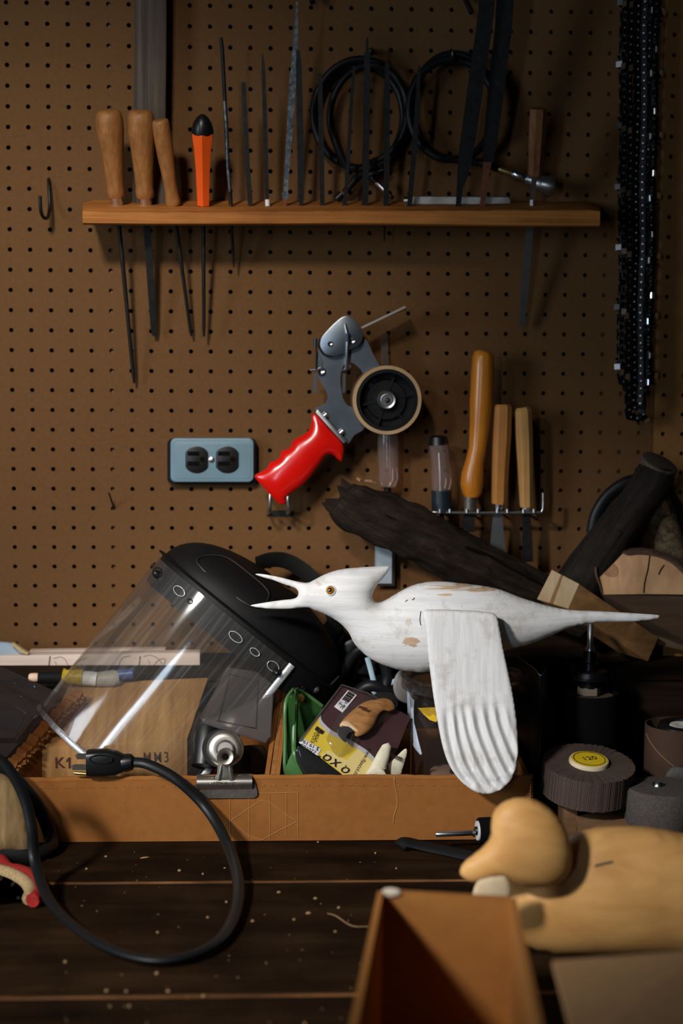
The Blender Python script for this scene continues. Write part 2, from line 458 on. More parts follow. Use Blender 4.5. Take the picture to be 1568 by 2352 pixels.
# ---- dark plywood ledge under the pegboard
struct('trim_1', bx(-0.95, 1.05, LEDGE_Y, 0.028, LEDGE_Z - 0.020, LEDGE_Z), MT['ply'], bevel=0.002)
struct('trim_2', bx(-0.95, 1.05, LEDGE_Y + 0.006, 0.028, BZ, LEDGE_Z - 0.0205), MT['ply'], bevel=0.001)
struct('floor', bx(-2.2, 2.2, -3.2, 0.05, -0.05, 0.0), plain('floor_concrete', (0.10, 0.095, 0.085), 0.85, bmp=0.2), smooth=False)

# ---- workbench
bench = thing('workbench', 'dark stained plank workbench running along the pegboard wall', 'workbench', (0, -0.45, 0))
yA, yB = PZ(784, 2023, BZ).y, PZ(784, 2283, BZ).y
ye = [0.024, LEDGE_Y + 0.004, yA, yB, yB - 0.27, yB - 0.52]
ye[0] = LEDGE_Y + 0.005
for i, (y1, y0) in enumerate(((ye[0], yA), (yA, yB), (yB, ye[4]), (ye[4], ye[5]))):
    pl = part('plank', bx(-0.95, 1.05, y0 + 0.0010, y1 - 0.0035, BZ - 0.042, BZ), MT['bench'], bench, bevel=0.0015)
    # rounded worn arris along the back edge of the next plank
    if i < 3:
        n = 60; pts = [(-0.95 + 2.0 * k / n) for k in range(n + 1)]
        rr = [(0.0040 + 0.0018 * math.sin(k * 1.7 + i) * math.sin(k * .53), 0.0036) for k in range(n + 1)]
        part('worn_edge', tube([V((x, y0 - 0.0012, BZ - 0.0026)) for x in pts], rr, n=8, ref=V((0, 1, 0))), MT['bench_edge'], pl, label='paler worn edge of the plank')
for x in (-0.85, 0.95):
    for y in (-0.12, ye[5] + 0.06):
        part('leg', bx(x - .045, x + .045, y - .045, y + .045, 0, BZ - 0.1425), MT['bench'], bench, bevel=0.003)
for y in (-0.075, ye[5] + 0.03):
    part('apron', bx(-0.95, 1.05, y - .02, y + .02, BZ - 0.142, BZ - 0.0425), MT['bench'], bench, bevel=0.003)

# ================================================================ FILE RACK AND ITS TOOLS
def shelf_board():
    g = G(); n = 46; vs = []; fs = []; m = 10
    rnd = random.Random(3)
    for i in range(n + 1):
        t = i / n; px = 190 + (1377 - 190) * t
        wob = rnd.uniform(-1.2, 1.2)
        e = min(t, 1 - t); end = max(0, 1 - e / 0.022)
        back_t = P(px, 459 + 4 * t + 0.3 * wob + end * 8, -0.002)
        front_t = P(px, 485 - 7 * t + wob + (20 * max(0, 1 - t / 0.05) ** 1.5 * -0.35) + end * 4, -0.092)
        front_b = P(px, 515.5 + 4.5 * t + 1.2 * math.sin(t * 9), -0.094)
        thick = back_t.z - 0.021
        sag = 1.2 * math.sin(t * 14 + 1)
        ring = [back_t, back_t.lerp(front_t, 0.55) + V((0, 0, .0006 * sag)), back_t.lerp(front_t, 0.93), front_t + V((0, -.0015, -.0022)),
                front_t.lerp(front_b, 0.5) + V((0, -.0018, 0)), front_b + V((0, 0, .002)), front_b + V((0, .004, 0)),
                V((front_b.x, -0.045, (thick + front_b.z) / 2)), V((front_b.x, -0.002, thick))]
        m = len(ring); vs += ring
    for i in range(n):
        for j in range(m):
            j2 = (j + 1) % m; fs.append((i * m + j, i * m + j2, (i + 1) * m + j2, (i + 1) * m + j))
    fs.append(tuple(range(m))); fs.append(tuple(n * m + j for j in range(m))[::-1])
    return g.add(vs, fs)
rack = solo('file_rack', shelf_board(), MT['shelf'], 'worn wooden board on the pegboard holding upright files and handled tools', 'rack', ang=50)

def axis_of(a, b):
    return (b - a)
FILES = 'files standing in the wooden rack'
YB = -0.052
def handled(name, label, top, base, prof, mat, blade, bladew, cat='file', ferrule=None, sec=None, thick=1.0, group=FILES, bmat='steel_dark', n=20, topY=-0.088, baseY=YB, bladeY=None):
    """top/base px of the handle; prof = (t from base 0..1, width px); blade = px points down to the tip"""
    b = P(base[0], base[1], baseY); a = P(top[0], top[1], topY)
    t = thing(name, label, cat, (b.x, b.y, b.z), group)
    pts = [b.lerp(a, q) for q, w in prof]; s_ = M1(b)
    part('handle', tube(pts, [w / 2 * s_ for q, w in prof], n=n, sec=sec), mat, t, ang=25 if sec else 60)
    d = (b - a).normalized()
    if ferrule:
        w0, hh = ferrule
        part('ferrule', lathe(b - d * .001, d, [(0, w0 / 2 * s_ * .9), (0.0, w0 / 2 * s_), (hh * s_, w0 / 2 * s_ * .95), (hh * s_, w0 / 2 * s_ * .5)], 20), MT['chrome'], t, label='shiny metal ferrule')
    if blade:
        tip = P(blade[0], blade[1], bladeY if bladeY is not None else -0.012)
        s2 = (bladew, bladew * 0.9, bladew * 0.75)
        q = [b - d * .004, b.lerp(tip, .5), b.lerp(tip, .93), tip]
        w = [bladew, bladew, bladew * .9, bladew * .55]
        part('blade', tube(q, [(x / 2 * s_, x / 2 * s_ * thick) for x in w], sec=RECT if thick < .9 else None, n=10), MT[bmat], t)
    return t
PR = [(0, 38), (0.02, 42), (0.08, 43), (0.13, 40), (0.3, 44), (0.55, 53), (0.75, 61), (0.88, 62), (0.95, 58), (0.985, 50), (1.0, 40)]
handled('handled_file', 'round file with plump wooden handle, leftmost tool in the rack', (249, 253), (267, 452), PR, MT['handle'], (308, 880), 10, ferrule=(30, 20))
handled('handled_file', 'flat file with plump wooden handle, second from the left in the rack', (322, 254), (333, 454), PR, MT['handle'], (354, 772), 16, ferrule=(30, 20), thick=.25, bmat='steel_dark')
PR3 = [(0, 32), (0.015, 35), (0.06, 35), (0.15, 30), (0.3, 30), (0.6, 38), (0.85, 41), (0.96, 40), (0.995, 36), (1.0, 30)]
handled('handled_file', 'thin file with slim leaning wooden handle and no ferrule', (367, 275), (398, 471), PR3, MT['handle'], (439, 772), 9)
OCT = [(math.cos(math.pi / 6 + math.pi / 3 * i), math.sin(math.pi / 6 + math.pi / 3 * i)) for i in range(6)]
t = handled('handled_file', 'file with faceted orange plastic handle and black domed cap', (465, 305), (467, 471), [(0, 29), (0.01, 31), (0.1, 31), (0.5, 36), (0.8, 44), (0.95, 51), (1.0, 51)], MT['orange'], (468, 773), 9, sec=OCT, bmat='steel_dark', bladeY=-0.02)
a = P(465, 306, -0.087); d = (a - P(467, 471, YB)).normalized(); s_ = M1(a)
part('cap', lathe(a, d, [(0, 25.5 * s_), (10 * s_, 25 * s_), (24 * s_, 21 * s_), (35 * s_, 14 * s_), (42 * s_, 6 * s_), (44 * s_, 0)], 24), MT['black'], t, label='black domed cap')

def bare(label, pts, mat='steel_dark', thick=0.35, sec=RECT, extra=None, name='file'):
    """file standing point down in the board; pts (px, py, w) from the top to the base"""
    y0, y1 = pts[0][1], pts[-1][1]
    q = [(x, y, -0.056 - 0.036 * (y1 - y) / 360, w) for x, y, w in pts]
    g = rod(q, sec=sec, n=10, thick=thick)
    base = P(q[-1][0], q[-1][1], q[-1][2])
    t = thing(name, label, 'file', tuple(base), FILES)
    part('blade', g, MT[mat], t, ang=30)
    if extra: extra(t, q)
    return t
def f5x(t, q):
    part('bright_streak', rod([(516, 232, -.0835, 9), (519, 280, -.0790, 10), (523, 380, -.0685, 9), (528, 440, -.062, 8)], sec=CIRC(10), thick=.9), MT['steel_blue'], t, label='bare shiny middle of the file')
    part('tip', rod([(531, 515, -.045, 8), (535, 580, -.028, 7), (537, 614, -.02, 3)], n=8), MT['steel_dark'], t)
bare('tall round file with a shiny scuffed middle, right of the orange handle', [(507, 86, 8), (510, 110, 9), (516, 225, 9), (523, 380, 9), (530, 471, 10)], sec=None, thick=1, extra=f5x)
bare('short flat blunt-ended file, second bare file from the left', [(559, 189, 10), (562, 260, 11), (568, 380, 11), (575, 472, 11)])
def f7x(t, q): part('collar', rod([(614, 458, -.0585, 11), (614.5, 473, -.057, 11)], n=12), MT['white_tape'], t, label='white tape collar at the base')
bare('thin pointed file with a white collar at its base', [(603, 124, 3), (605, 165, 9), (609, 300, 10), (613, 440, 9), (614, 460, 8)], extra=f7x)
bare('long scuffed silvery file leaning left, with a rusty tang', [(682, 4, 4), (679, 90, 11), (671, 200, 15), (665, 300, 14), (658, 400, 11), (656, 440, 9), (654, 444, 14), (655, 458, 12)], mat='steel_blue', thick=.5,
     extra=lambda t, q: part('tang', rod([(655, 456, -.0575, 8), (654, 474, -.0555, 8)], sec=RECT, thick=.6), MT['rust'], t, label='rusty tang'))
bare('dark broad file standing close beside the scuffed leaning one', [(684, 115, 8), (686, 150, 13), (689, 300, 16), (691, 440, 14), (692, 473, 9)])
bare('plain dark flat file in front of the left cable loop edge', [(733, 168, 9), (735, 200, 11), (738, 360, 12), (740, 473, 11)])
bare('narrow dark file tilted right inside the left cable coil', [(813, 152, 6), (808, 220, 8), (800, 350, 9), (794, 445, 8), (791, 474, 12)])
bare('tall dark file with slim top crossing the middle of the left cable coil', [(843, 86, 5), (843, 118, 7), (843, 122, 14), (841, 300, 15), (839, 440, 14), (838, 474, 15)])
bare('square dark file in front of the right side of the left coil', [(889, 145, 9), (889, 200, 12), (888, 380, 13), (886, 476, 12)],
     extra=lambda t, q: part('tip', rod([(883, 515, -.045, 6), (882, 556, -.035, 3)], n=8), MT['steel_dark'], t))
bare('slender dark file between the two cable coils', [(963, 150, 4), (961, 180, 8), (953, 320, 12), (943, 440, 11), (940, 474, 11)])
bare('very long wide grey file running out of the top of the picture', [(1126, -70, 36), (1112, 60, 36), (1092, 200, 36), (1070, 350, 33), (1063, 400, 26), (1056, 430, 14), (1052, 475, 12)], thick=.2)
bare('very long wide dark file with a rusty red tang, rightmost of the bare files', [(1164, -70, 40), (1156, 60, 38), (1140, 200, 36), (1124, 340, 30), (1118, 380, 18)], thick=.25,
     extra=lambda t, q: part('tang', rod([(1119, 372, -.069, 18), (1113, 420, -.062, 13), (1107, 476, -.0555, 11)], sec=RECT, thick=.5), MT['rust'], t, label='rusty red tang'))
t = handled('handled_chisel', 'narrow chisel with dark octagonal wooden handle at the right end of the rack', (1236, 249), (1228, 404), [(0, 30), (.02, 34), (.5, 40), (.96, 41), (1, 38)], MT['handle_red'], None, 0,
            cat='chisel', sec=[(math.cos(math.pi / 8 + math.pi / 4 * i), math.sin(math.pi / 8 + math.pi / 4 * i)) for i in range(8)], topY=-0.098, baseY=-0.072)
part('blade', rod([(1227, 404, -.072, 12), (1224, 440, -.063, 10), (1222, 470, -.056, 9), (1216, 520, -.047, 17), (1207, 640, -.030, 17), (1199, 735, -.018, 14), (1198, 750, -.016, 8)], sec=RECT, thick=.35), MT['steel'], t, ang=30)
part('collar', rod([(1222.5, 458, -.057, 15), (1222, 477, -.054, 15)], sec=OCT, thick=1), MT['steel'], t)
# stone lying on the back of the rack
q = [P(935, 451, -.030), P(1166, 453, -.030), P(1172, 458, -.030), P(1172, 471, -.030), P(935, 474, -.030)]
st_ = solo('sharpening_stone', prism(q, V((0, 0.014, 0))), MT['stone'], 'pale grey rectangular sharpening stone lying along the back of the file rack', 'whetstone', bevel=0.0012)
part('end_clip', rod([(926, 462, -.033, 20), (936, 462, -.033, 22)], n=10, ref=V((0, 0, 1))), MT['chrome'], st_, label='small bright metal end')

# ---- cable coils behind the files
def ring_pts(cx, cy_, rx, ry, Y, a0=0, a1=360, n=44, dy=0.0, tilt=0):
    out = []
    for i in range(n + 1):
        a = math.radians(a0 + (a1 - a0) * i / n); x, y = rx * math.cos(a), ry * math.sin(a)
        c, s_ = math.cos(math.radians(tilt)), math.sin(math.radians(tilt))
        out.append((cx + x * c - y * s_, cy_ + x * s_ + y * c, Y + dy * i / n))
    return out
pts = ring_pts(828, 262, 109, 126, -.020, 120, 470, dy=-.004) + ring_pts(846, 262, 88, 112, -.030, 130, 440, dy=.004, tilt=8)[2:] + [(885, 385, -.022), (850, 400, -.018), (838, 402, -.016)]
g = tube(vec([P(*p) for p in pts]), 8.5 * 0.00054, n=12)
g2 = tube(vec([P(*p) for p in ring_pts(826, 268, 100, 118, -.010, 60, 420)]), 9 * .00054, n=12)
coil = thing('cable_coil', 'left loop of black cable hung on the pegboard behind the files', 'cable', tuple(P(828, 395, -.02)), 'coiled black cables')
part('cable', g, MT['rubber'], coil); part('cable', g2, MT['rubber'], coil)
part('end_fitting', rod([(838, 388, -.018, 18), (805, 425, -.02, 18), (790, 442, -.02, 14)], n=14), MT['steel_dark'], coil, label='dark metal end fitting')
part('end_tip', rod([(785, 446, -.02, 20), (772, 458, -.02, 18)], n=14), MT['black'], coil)
part('plug_shaft', rod([(845, 400, -.016, 12), (866, 421, -.018, 12)], n=12), MT['rubber'], coil)
part('plug_shaft', rod([(864, 419, -.018, 13), (884, 438, -.020, 13)], n=14), MT['chrome'], coil, label='bright metal sleeve')
part('plug_shaft', rod([(884, 438, -.020, 10), (903, 456, -.022, 9)], n=12), MT['black'], coil)
coil2 = thing('cable_coil', 'right loop of black flexible shaft ending in a metal nozzle', 'cable', tuple(P(1040, 390, -.02)), 'coiled black cables')
pts = ring_pts(1042, 246, 94, 122, -.016, 100, 440, dy=-.008) + ring_pts(1038, 252, 100, 116, -.030, 90, 395, dy=.002)[2:]
part('cable', tube(vec([P(*p) for p in pts]), 9.5 * .00054, n=12), MT['rubber'], coil2)
pts = cr([(960, 300, -.02), (968, 335, -.022), (1000, 358, -.024), (1060, 368, -.026), (1110, 376, -.028), (1146, 388, -.030)], 6)
part('cable', tube([P(*p) for p in pts], 9 * .00054, n=12), MT['rubber'], coil2)
part('collar', rod([(1144, 388, -.03, 17), (1150, 390, -.03, 19), (1174, 398, -.031, 18)], n=16, ref=V((0, 0, 1))), MT['brass'], coil2, label='brass collar')
part('sleeve', rod([(1175, 398, -.031, 21), (1178, 399, -.031, 24), (1206, 410, -.032, 24), (1208, 411, -.032, 21)], n=16, ref=V((0, 0, 1))), MT['chrome'], coil2)
part('nozzle', rod([(1208, 410, -.032, 26), (1228, 417, -.033, 28), (1232, 419, -.033, 34), (1262, 427, -.034, 46), (1270, 429, -.034, 44), (1271, 429, -.034, 10)], n=20, ref=V((0, 0, 1))), MT['steel'], coil2)
def peg_hook(label, pts, w, mat, group=None):
    g = tube([P(*p) for p in cr(pts, 5)], w / 2 * .00055, n=10)
    return solo('peg_hook', g, mat, label, 'hook', group)
peg_hook('black peg hook carrying the left cable coil', [(852, 118, .012), (852, 118, -.02), (852, 122, -.046), (851, 112, -.05)], 13, MT['black'])
peg_hook('black peg hook carrying the right cable coil', [(1040, 132, .012), (1040, 132, -.02), (1040, 134, -.044), (1040, 118, -.048)], 11, MT['black'])
peg_hook('black J hook with a bright tip at the left of the file rack', [(112, 400, .01), (112, 418, -.003), (113, 440, -.008), (114, 475, -.012), (110, 498, -.022), (101, 500, -.034), (94, 485, -.042), (92, 450, -.046)], 8, MT['iron'])
peg_hook('dark curved peg hook at the top edge above the wide files', [(1068, -40, .01), (1066, -8, -.01), (1074, 10, -.02), (1082, 30, -.026)], 12, MT['iron'])
peg_hook('dark peg hook end at the top edge, left of the wide files', [(712, -30, .01), (714, -8, -.012), (718, 6, -.018)], 14, MT['iron'])

# ---- old handle hanging behind the wooden file handles
q = [(346, -120, -.026, 74), (346, 120, -.026, 72), (343, 300, -.025, 74), (343, 470, -.024, 76)]
solo('wooden_shaft', rod(q, sec=[(-1, -.5), (-.5, -1), (.7, -.9), (1, -.4), (1, .6), (.6, 1), (-.7, 1), (-1, .5)], thick=.5), wood('weathered_shaft', (0.030, 0.021, 0.015), (0.125, 0.092, 0.068), (150, 150, 3), rough=.7, bmp=.4),
     'weathered grey wooden shaft hanging behind the left file handles', 'shaft', ang=30)

# ================================================================ SAW CHAINS
def plate(pts, th, dome=None):
    g = prism([V((x, -th / 2, z)) for x, z in pts], V((0, th, 0)))
    return g
def oval(w, h, n=10):
    out = []
    for i in range(n + 1):
        a = math.pi * i / n; out.append((w * math.cos(a), h + w * math.sin(a)))
    for i in range(n + 1):
        a = math.pi + math.pi * i / n; out.append((w * math.cos(a), -h + w * math.sin(a)))
    return out
def rivet(g, z, y):
    for s_ in (-1, 1): g.join(lathe(V((0, s_ * y, z)), V((0, s_, 0)), [(0, .0019), (.0006, .0017), (.0012, .0009), (.0013, 0)], 8))
PITCH = 0.00945
g_strap = G()
for y in (-.0027, .0027):
    q = plate(oval(.0031, PITCH / 2, 5), .0013); q.v = [p + V((0, y, 0)) for p in q.v]; g_strap.join(q)
NRV = {'tie_strap': len(g_strap.f)}
rivet(g_strap, PITCH / 2, .0033); rivet(g_strap, -PITCH / 2, .0033)
g_drive = plate([(-.003, -.007), (.003, -.007), (.0032, .007), (-.003, .007), (-.0055, .003), (-.0095, .0), (-.0055, -.003)], .0018)
g_cut = G()
for y in (-.0027, .0027):
    q = plate(oval(.0031, PITCH / 2, 5), .0013); q.v = [p + V((0, y, 0)) for p in q.v]; g_cut.join(q)
g_cut.join(prism([V((.002, -.0034, -.008)), V((.0085, -.0034, -.006)), V((.0092, -.0034, .000)), V((.0040, -.0034, .0022)), V((.002, -.0034, .001))], V((0, .0016, 0))))
g_cut.join(prism([V((.0022, -.0034, .0045)), V((.0072, -.0034, .0062)), V((.0062, -.0034, .0085)), V((.002, -.0034, .0085))], V((0, .0016, 0))))
NRV['cutter_link'] = len(g_cut.f)
rivet(g_cut, PITCH / 2, .0033); rivet(g_cut, -PITCH / 2, .0033)
g_top = bx(.0080, .0095, -.0036, .0046, -.0068, .0004)
LM = {}
for nm, g_, m_ in (('tie_strap', g_strap, 'chain'), ('drive_link', g_drive, 'chain'), ('cutter_link', g_cut, 'chain'), ('top_plate', g_top, 'chrome')):
    o = mk(nm, g_, MT[m_], ang=30); LM[nm] = o.data
    if nm in NRV:
        o.data.materials.append(MT['steel'])
        for p_ in o.data.polygons:
            if p_.index >= NRV[nm]: p_.material_index = 1
    bpy.data.objects.remove(o)
CHAINS = 'saw chains hanging at the right'
def saw_chain(label, xl_top, xl_bot, xr_top, xr_bot, ybot, Y, seed, tw):
    """a loop over a nail above the frame; px columns of the two strands"""
    rnd = random.Random(seed)
    path = []
    rb = (xr_bot - xl_bot) / 2
    left = [(xl_top + (xl_bot - xl_top) * k / 40, -150 + (ybot - rb + 150) * k / 40) for k in range(41)]
    bot = [((xl_bot + xr_bot) / 2 - rb * math.cos(math.pi * k / 8), ybot - rb + rb * math.sin(math.pi * k / 8)) for k in range(1, 8)]
    right = [(xr_bot + (xr_top - xr_bot) * k / 40, ybot - rb - (ybot - rb + 150) * k / 40) for k in range(41)]
    rt = (xr_top - xl_top) / 2
    top = [((xl_top + xr_top) / 2 + rt * math.cos(math.pi * k / 8), -150 - rt * math.sin(math.pi * k / 8)) for k in range(1, 8)]
    W = [P(x + 1.5 * math.sin(y * .02 + seed), y, Y) for x, y in left + bot + right + top]
    W.append(W[0]); cum = [0]
    for a, b in zip(W, W[1:]): cum.append(cum[-1] + (b - a).length)
    n = int(cum[-1] / PITCH); n -= n % 2; pitch = cum[-1] / n
    t = thing('saw_chain', label, 'chain', tuple(P((xl_bot + xr_bot) / 2, ybot, Y)), CHAINS); org = ORG[t.name]
    k = 0
    for i in range(n):
        s_ = pitch * (i + .5)
        while k < len(cum) - 2 and cum[k + 1] < s_: k += 1
        f = (s_ - cum[k]) / max(cum[k + 1] - cum[k], 1e-9); p = W[k].lerp(W[k + 1], f); d = (W[k + 1] - W[k]).normalized()
        zax = -d; yax = V((0, -1, 0)); yax = (yax - zax * yax.dot(zax)).normalized(); xax = yax.cross(zax)
        # outside of the loop is +x: travelling down the left strand the outside is on the left
        R = Matrix((xax, yax, zax)).transposed()
        if i % 2: nm = 'drive_link'
        else: nm = 'cutter_link' if i % 8 == (0 if True else 4) else 'tie_strap'
        R = R @ Matrix.Rotation(tw + rnd.uniform(-.12, .12), 3, 'Z')
        o = bpy.data.objects.new(nm, LM[nm]); C.objects.link(o); o.parent = t
        o.location = p - org; o.rotation_euler = R.to_euler()
        if nm == 'cutter_link':
            o2 = bpy.data.objects.new('top_plate', LM['top_plate']); C.objects.link(o2); o2.parent = o
    return t
saw_chain('longest saw chain, its bottom bend hanging lowest at the right', 1446, 1441, 1497, 1476, 962, -.030, 1, 0.55)
saw_chain('outermost saw chain with bright cutters along its right side', 1432, 1424, 1512, 1491, 900, -.018, 2, 0.75)
saw_chain('innermost saw chain hanging between the strands of the others', 1466, 1452, 1484, 1470, 935, -.042, 3, 0.35)
g = tube([P(1470, -165, .01), P(1470, -170, -.03), P(1470, -182, -.062)], .005, n=10)
solo('chain_nail', g, MT['iron'], 'iron nail above the picture edge that holds the saw chains', 'nail')

# ================================================================ OUTLET
YO = -0.021
def rrect(x0, y0, x1, y1, r, n=6):
    out = []
    for cx, cy_, a0 in ((x1 - r, y0 + r, -90), (x1 - r, y1 - r, 0), (x0 + r, y1 - r, 90), (x0 + r, y0 + r, 180)):
        for k in range(n + 1):
            a = math.radians(a0 + 90 * k / n); out.append((cx + r * math.cos(a), cy_ + r * math.sin(a)))
    return out
def slab(px, Y0, Y1): return prism([P(x, y, Y0) for x, y in px], V((0, Y1 - Y0, 0)))
ow = thing('electrical_outlet', 'grey-blue duplex electrical outlet mounted sideways on the pegboard', 'outlet', tuple(P(487, 1108, YO)))
part('box', slab(rrect(384, 1008, 588, 1112, 12), -.014, .004), MT['black_matt'], ow)
part('cover_plate', slab(rrect(391, 1006, 583, 1108, 13), YO, -.0142), MT['cover'], ow, bevel=0.0028, seg=4)
part('cover_rim', slab(rrect(400, 1014, 576, 1100, 10), YO - .0006, YO + .0004), MT['cover'], ow, bevel=0.0004)
for cx in (451.5, 521.5):
    pts = []
    for k in range(36):
        a = 2 * math.pi * k / 36; x, y = 31 * math.cos(a), 31 * math.sin(a); pts.append((cx + max(-26, min(26, x)), 1056 + y))
    rc = part('receptacle', slab(pts, YO - .0022, YO - .0003), MT['bakelite'], ow, bevel=0.0006)
    for y in (1042, 1065): part('slot', slab([(cx - 21, y - 5), (cx + 6, y - 5), (cx + 6, y + 5), (cx - 21, y + 5)], YO - .0026, YO - .0020), MT['void'], rc, smooth=False)
    part('ground_slot', slab([(cx + 13 + 6.5 * math.cos(k * .5236), 1055 + 6.5 * math.sin(k * .5236)) for k in range(12)], YO - .0026, YO - .002), MT['void'], rc, smooth=False)
s_ = M1(P(486, 1056, YO))
part('screw', lathe(P(486, 1056, YO), V((0, -1, 0)), [(0, 8 * s_), (.0012, 7 * s_), (.002, 4 * s_), (.0022, 0)], 14), MT['steel'], ow)

# ================================================================ TAPE DISPENSER
def Q4(pts): return [(560 + x / 3.5636, 680 + y / 3.5636) for x, y in pts]
td = thing('tape_dispenser', 'packing tape dispenser with glossy red pistol grip hanging on the pegboard', 'tape dispenser', tuple(P(660, 1150, -.05)))
YD = -0.052
frame = Q4([(600, 470), (660, 400), (880, 400), (990, 350), (1050, 460), (1115, 580), (1150, 660), (1050, 760), (985, 660), (950, 595), (880, 545), (825, 555), (795, 620), (788, 700), (800, 790), (815, 850), (850, 895), (900, 915), (960, 960), (990, 1075), (900, 1140), (825, 1200), (590, 945), (630, 900), (670, 870), (684, 820), (665, 765), (620, 690), (598, 640)])
steel_b = plain('sky_tinted_steel', (0.25, 0.285, 0.33), 0.30, 0.95, var=0.22, scale=30, bmp=0.05)  # blue tint stands in for sky reflected in the steel
part('frame_plate', slab(cr(frame, 3, True), YD, YD + .0016), steel_b, td, smooth=False)
hous = cr(Q4([(815, 168), (865, 168), (925, 210), (968, 285), (970, 350), (940, 405), (870, 440), (800, 478), (740, 492), (670, 478), (628, 420), (626, 365), (650, 320), (740, 225)]), 4, True)
hp = part('cutter_plate', slab(hous, YD - .010, YD - .0084), steel_b, td, bevel=.0006, ang=30)
part('cutter_plate', slab(hous, YD + .018, YD + .0196), steel_b, td, bevel=.0006, ang=30)
def disc(name, x, y, r, Y0, Y1, mat, par, dome=0, n=28, label=None):
    c = P(x, y, Y0); s_ = M1(c); R = r * s_; h = Y1 - Y0
    prof = [(0, R), (h * .8, R), (h, R * .9)] + ([(h + dome * .6, R * .6), (h + dome, 0)] if dome else [(h, 0)])
    pr = [(abs(a), b) for a, b in prof]
    return part(name, lathe(c, V((0, -1, 0)), pr, n), mat, par, label=label)
rx, ry = Q4([(705, 400)])[0]
disc('roller', rx, ry, 28, YD + .017, YD - .0075 - .0, MT['rubber'], td)
for x, y, r in ((707, 392, 6.5), (885, 370, 7.5)): disc('rivet', *Q4([(x, y)])[0], r, YD - .0098, YD - .0115, MT['chrome'], hp, dome=.0015, n=16)
bx_ = disc('pivot_bolt', *Q4([(632, 617)])[0], 9.5, YD, YD - .004, MT['chrome'], td, dome=.002, n=20)
part('pivot_pin', rod([(*Q4([(540, 605)])[0], YD - .002, 7), (*Q4([(600, 602)])[0], YD - .002, 7)], n=10, ref=V((0, 0, 1))), MT['chrome'], td)
part('tension_tab', slab(Q4([(568, 640), (597, 640), (597, 780), (583, 797), (566, 785)]), YD - .003, YD - .0018), MT['chrome'], td, smooth=False)
part('tension_tab', slab(Q4([(808, 635), (832, 635), (830, 780), (818, 797), (806, 785)]), YD - .005, YD - .0038), MT['chrome'], td, smooth=False)
part('wiper_rod', rod([(*Q4([(826, 230)])[0], YD - .013, 6), (*Q4([(848, 330)])[0], YD - .014, 7), (*Q4([(842, 480)])[0], YD - .012, 7), (*Q4([(836, 600)])[0], YD - .007, 7)], n=10), MT['steel'], td)
part('wiper_cap', rod([(*Q4([(850, 305)])[0], YD - .014, 10), (*Q4([(848, 375)])[0], YD - .014, 10)], n=12), MT['navy'], td, label='navy plastic cap')
part('wiper_cap', rod([(*Q4([(586, 348)])[0], YD - .004, 9), (*Q4([(584, 412)])[0], YD - .004, 9)], n=12), MT['navy'], td, label='navy plastic cap')
part('wiper_rod', rod([(*Q4([(594, 400)])[0], YD - .004, 4), (*Q4([(590, 600)])[0], YD - .004, 4)], n=8), MT['steel_dark'], td)
part('link_arm', slab(Q4([(625, 500), (640, 540), (640, 620), (615, 620), (575, 600), (600, 550)]), YD - .0015, YD - .0005), MT['chrome'], td, smooth=False)
part('link_arm', slab(Q4([(870, 560), (880, 575), (845, 605), (800, 610), (800, 600), (840, 590)]), YD - .004, YD - .003), MT['chrome'], td, smooth=False)
# tape roll with its hub
cx, cy_ = Q4([(1172, 852)])[0]; c = P(cx, cy_, YD - .022); s_ = M1(c); R = 79 * s_
def ring_lathe(c, ax, r0, r1, h): return lathe(c, ax, [(0, r0), (0, r1), (h, r1), (h, r0), (0, r0)], 64)
def annulus(c, ax, r0, r1, h, n=64):
    g = lathe(c, ax, [(0, r0), (0, r1), (h, r1), (h, r0), (0, r0)], n); g.f = g.f[:-2]; return g
roll = part('tape_roll', annulus(c, V((0, 1, 0)), R * .90, R, .048), MT['card_core'], td, ang=30, label='cardboard core with a little clear tape')
part('tape_winding', annulus(c + V((0, .002, 0)), V((0, 1, 0)), R * .995, R * 1.015, .044), clear('clear_tape', (.85, .75, .6), .2, .2, .25, (.4, .3, .2)), roll, ang=30)
hub = part('hub', annulus(c + V((0, .001, 0)), V((0, 1, 0)), R * .80, R * .895, .04), MT['black'], td, ang=30)
part('hub_disc', lathe(c + V((0, .026, 0)), V((0, -1, 0)), [(0, R * .82), (.004, R * .82), (.004, R * .60), (.0105, R * .57), (.0105, R * .30), (.016, R * .28), (.016, 0)], 48), MT['black'], hub, ang=30)
for k in range(6):
    a = math.radians(12 + 60 * k); d = V((math.cos(a), 0, math.sin(a)))
    part('hub_spoke', hexa([c + V((0, .014, 0)) + d * (R * .3) + V((-d.z, 0, d.x)) * q for q in (-.0012, .0012)] + [c + V((0, .022, 0)) + d * (R * .3) + V((-d.z, 0, d.x)) * q for q in (.0012, -.0012)],
                           [c + V((0, .014, 0)) + d * (R * .8) + V((-d.z, 0, d.x)) * q for q in (-.0012, .0012)] + [c + V((0, .022, 0)) + d * (R * .8) + V((-d.z, 0, d.x)) * q for q in (.0012, -.0012)]), MT['black'], hub, smooth=False)
nu = part('hub_nut', lathe(c + V((0, .012, 0)), V((0, -1, 0)), [(0, 22 * s_), (.006, 22 * s_), (.008, 19 * s_), (.0072, 15 * s_), (.0085, 13 * s_), (.0085, 11 * s_), (.0055, 10 * s_), (.0055, 0)], 32), MT['steel'], hub, ang=25, label='grey metal nut and washer')
part('bolt_end', lathe(c + V((0, .006, 0)), V((0, -1, 0)), [(0, 6 * s_), (.004, 6 * s_), (.0055, 3.5 * s_), (.0057, 0)], 14), MT['chrome'], hub)
part('axle', tube([c + V((0, .012, 0)), c + V((0, .05, 0))], .008, n=14), MT['steel'], td)
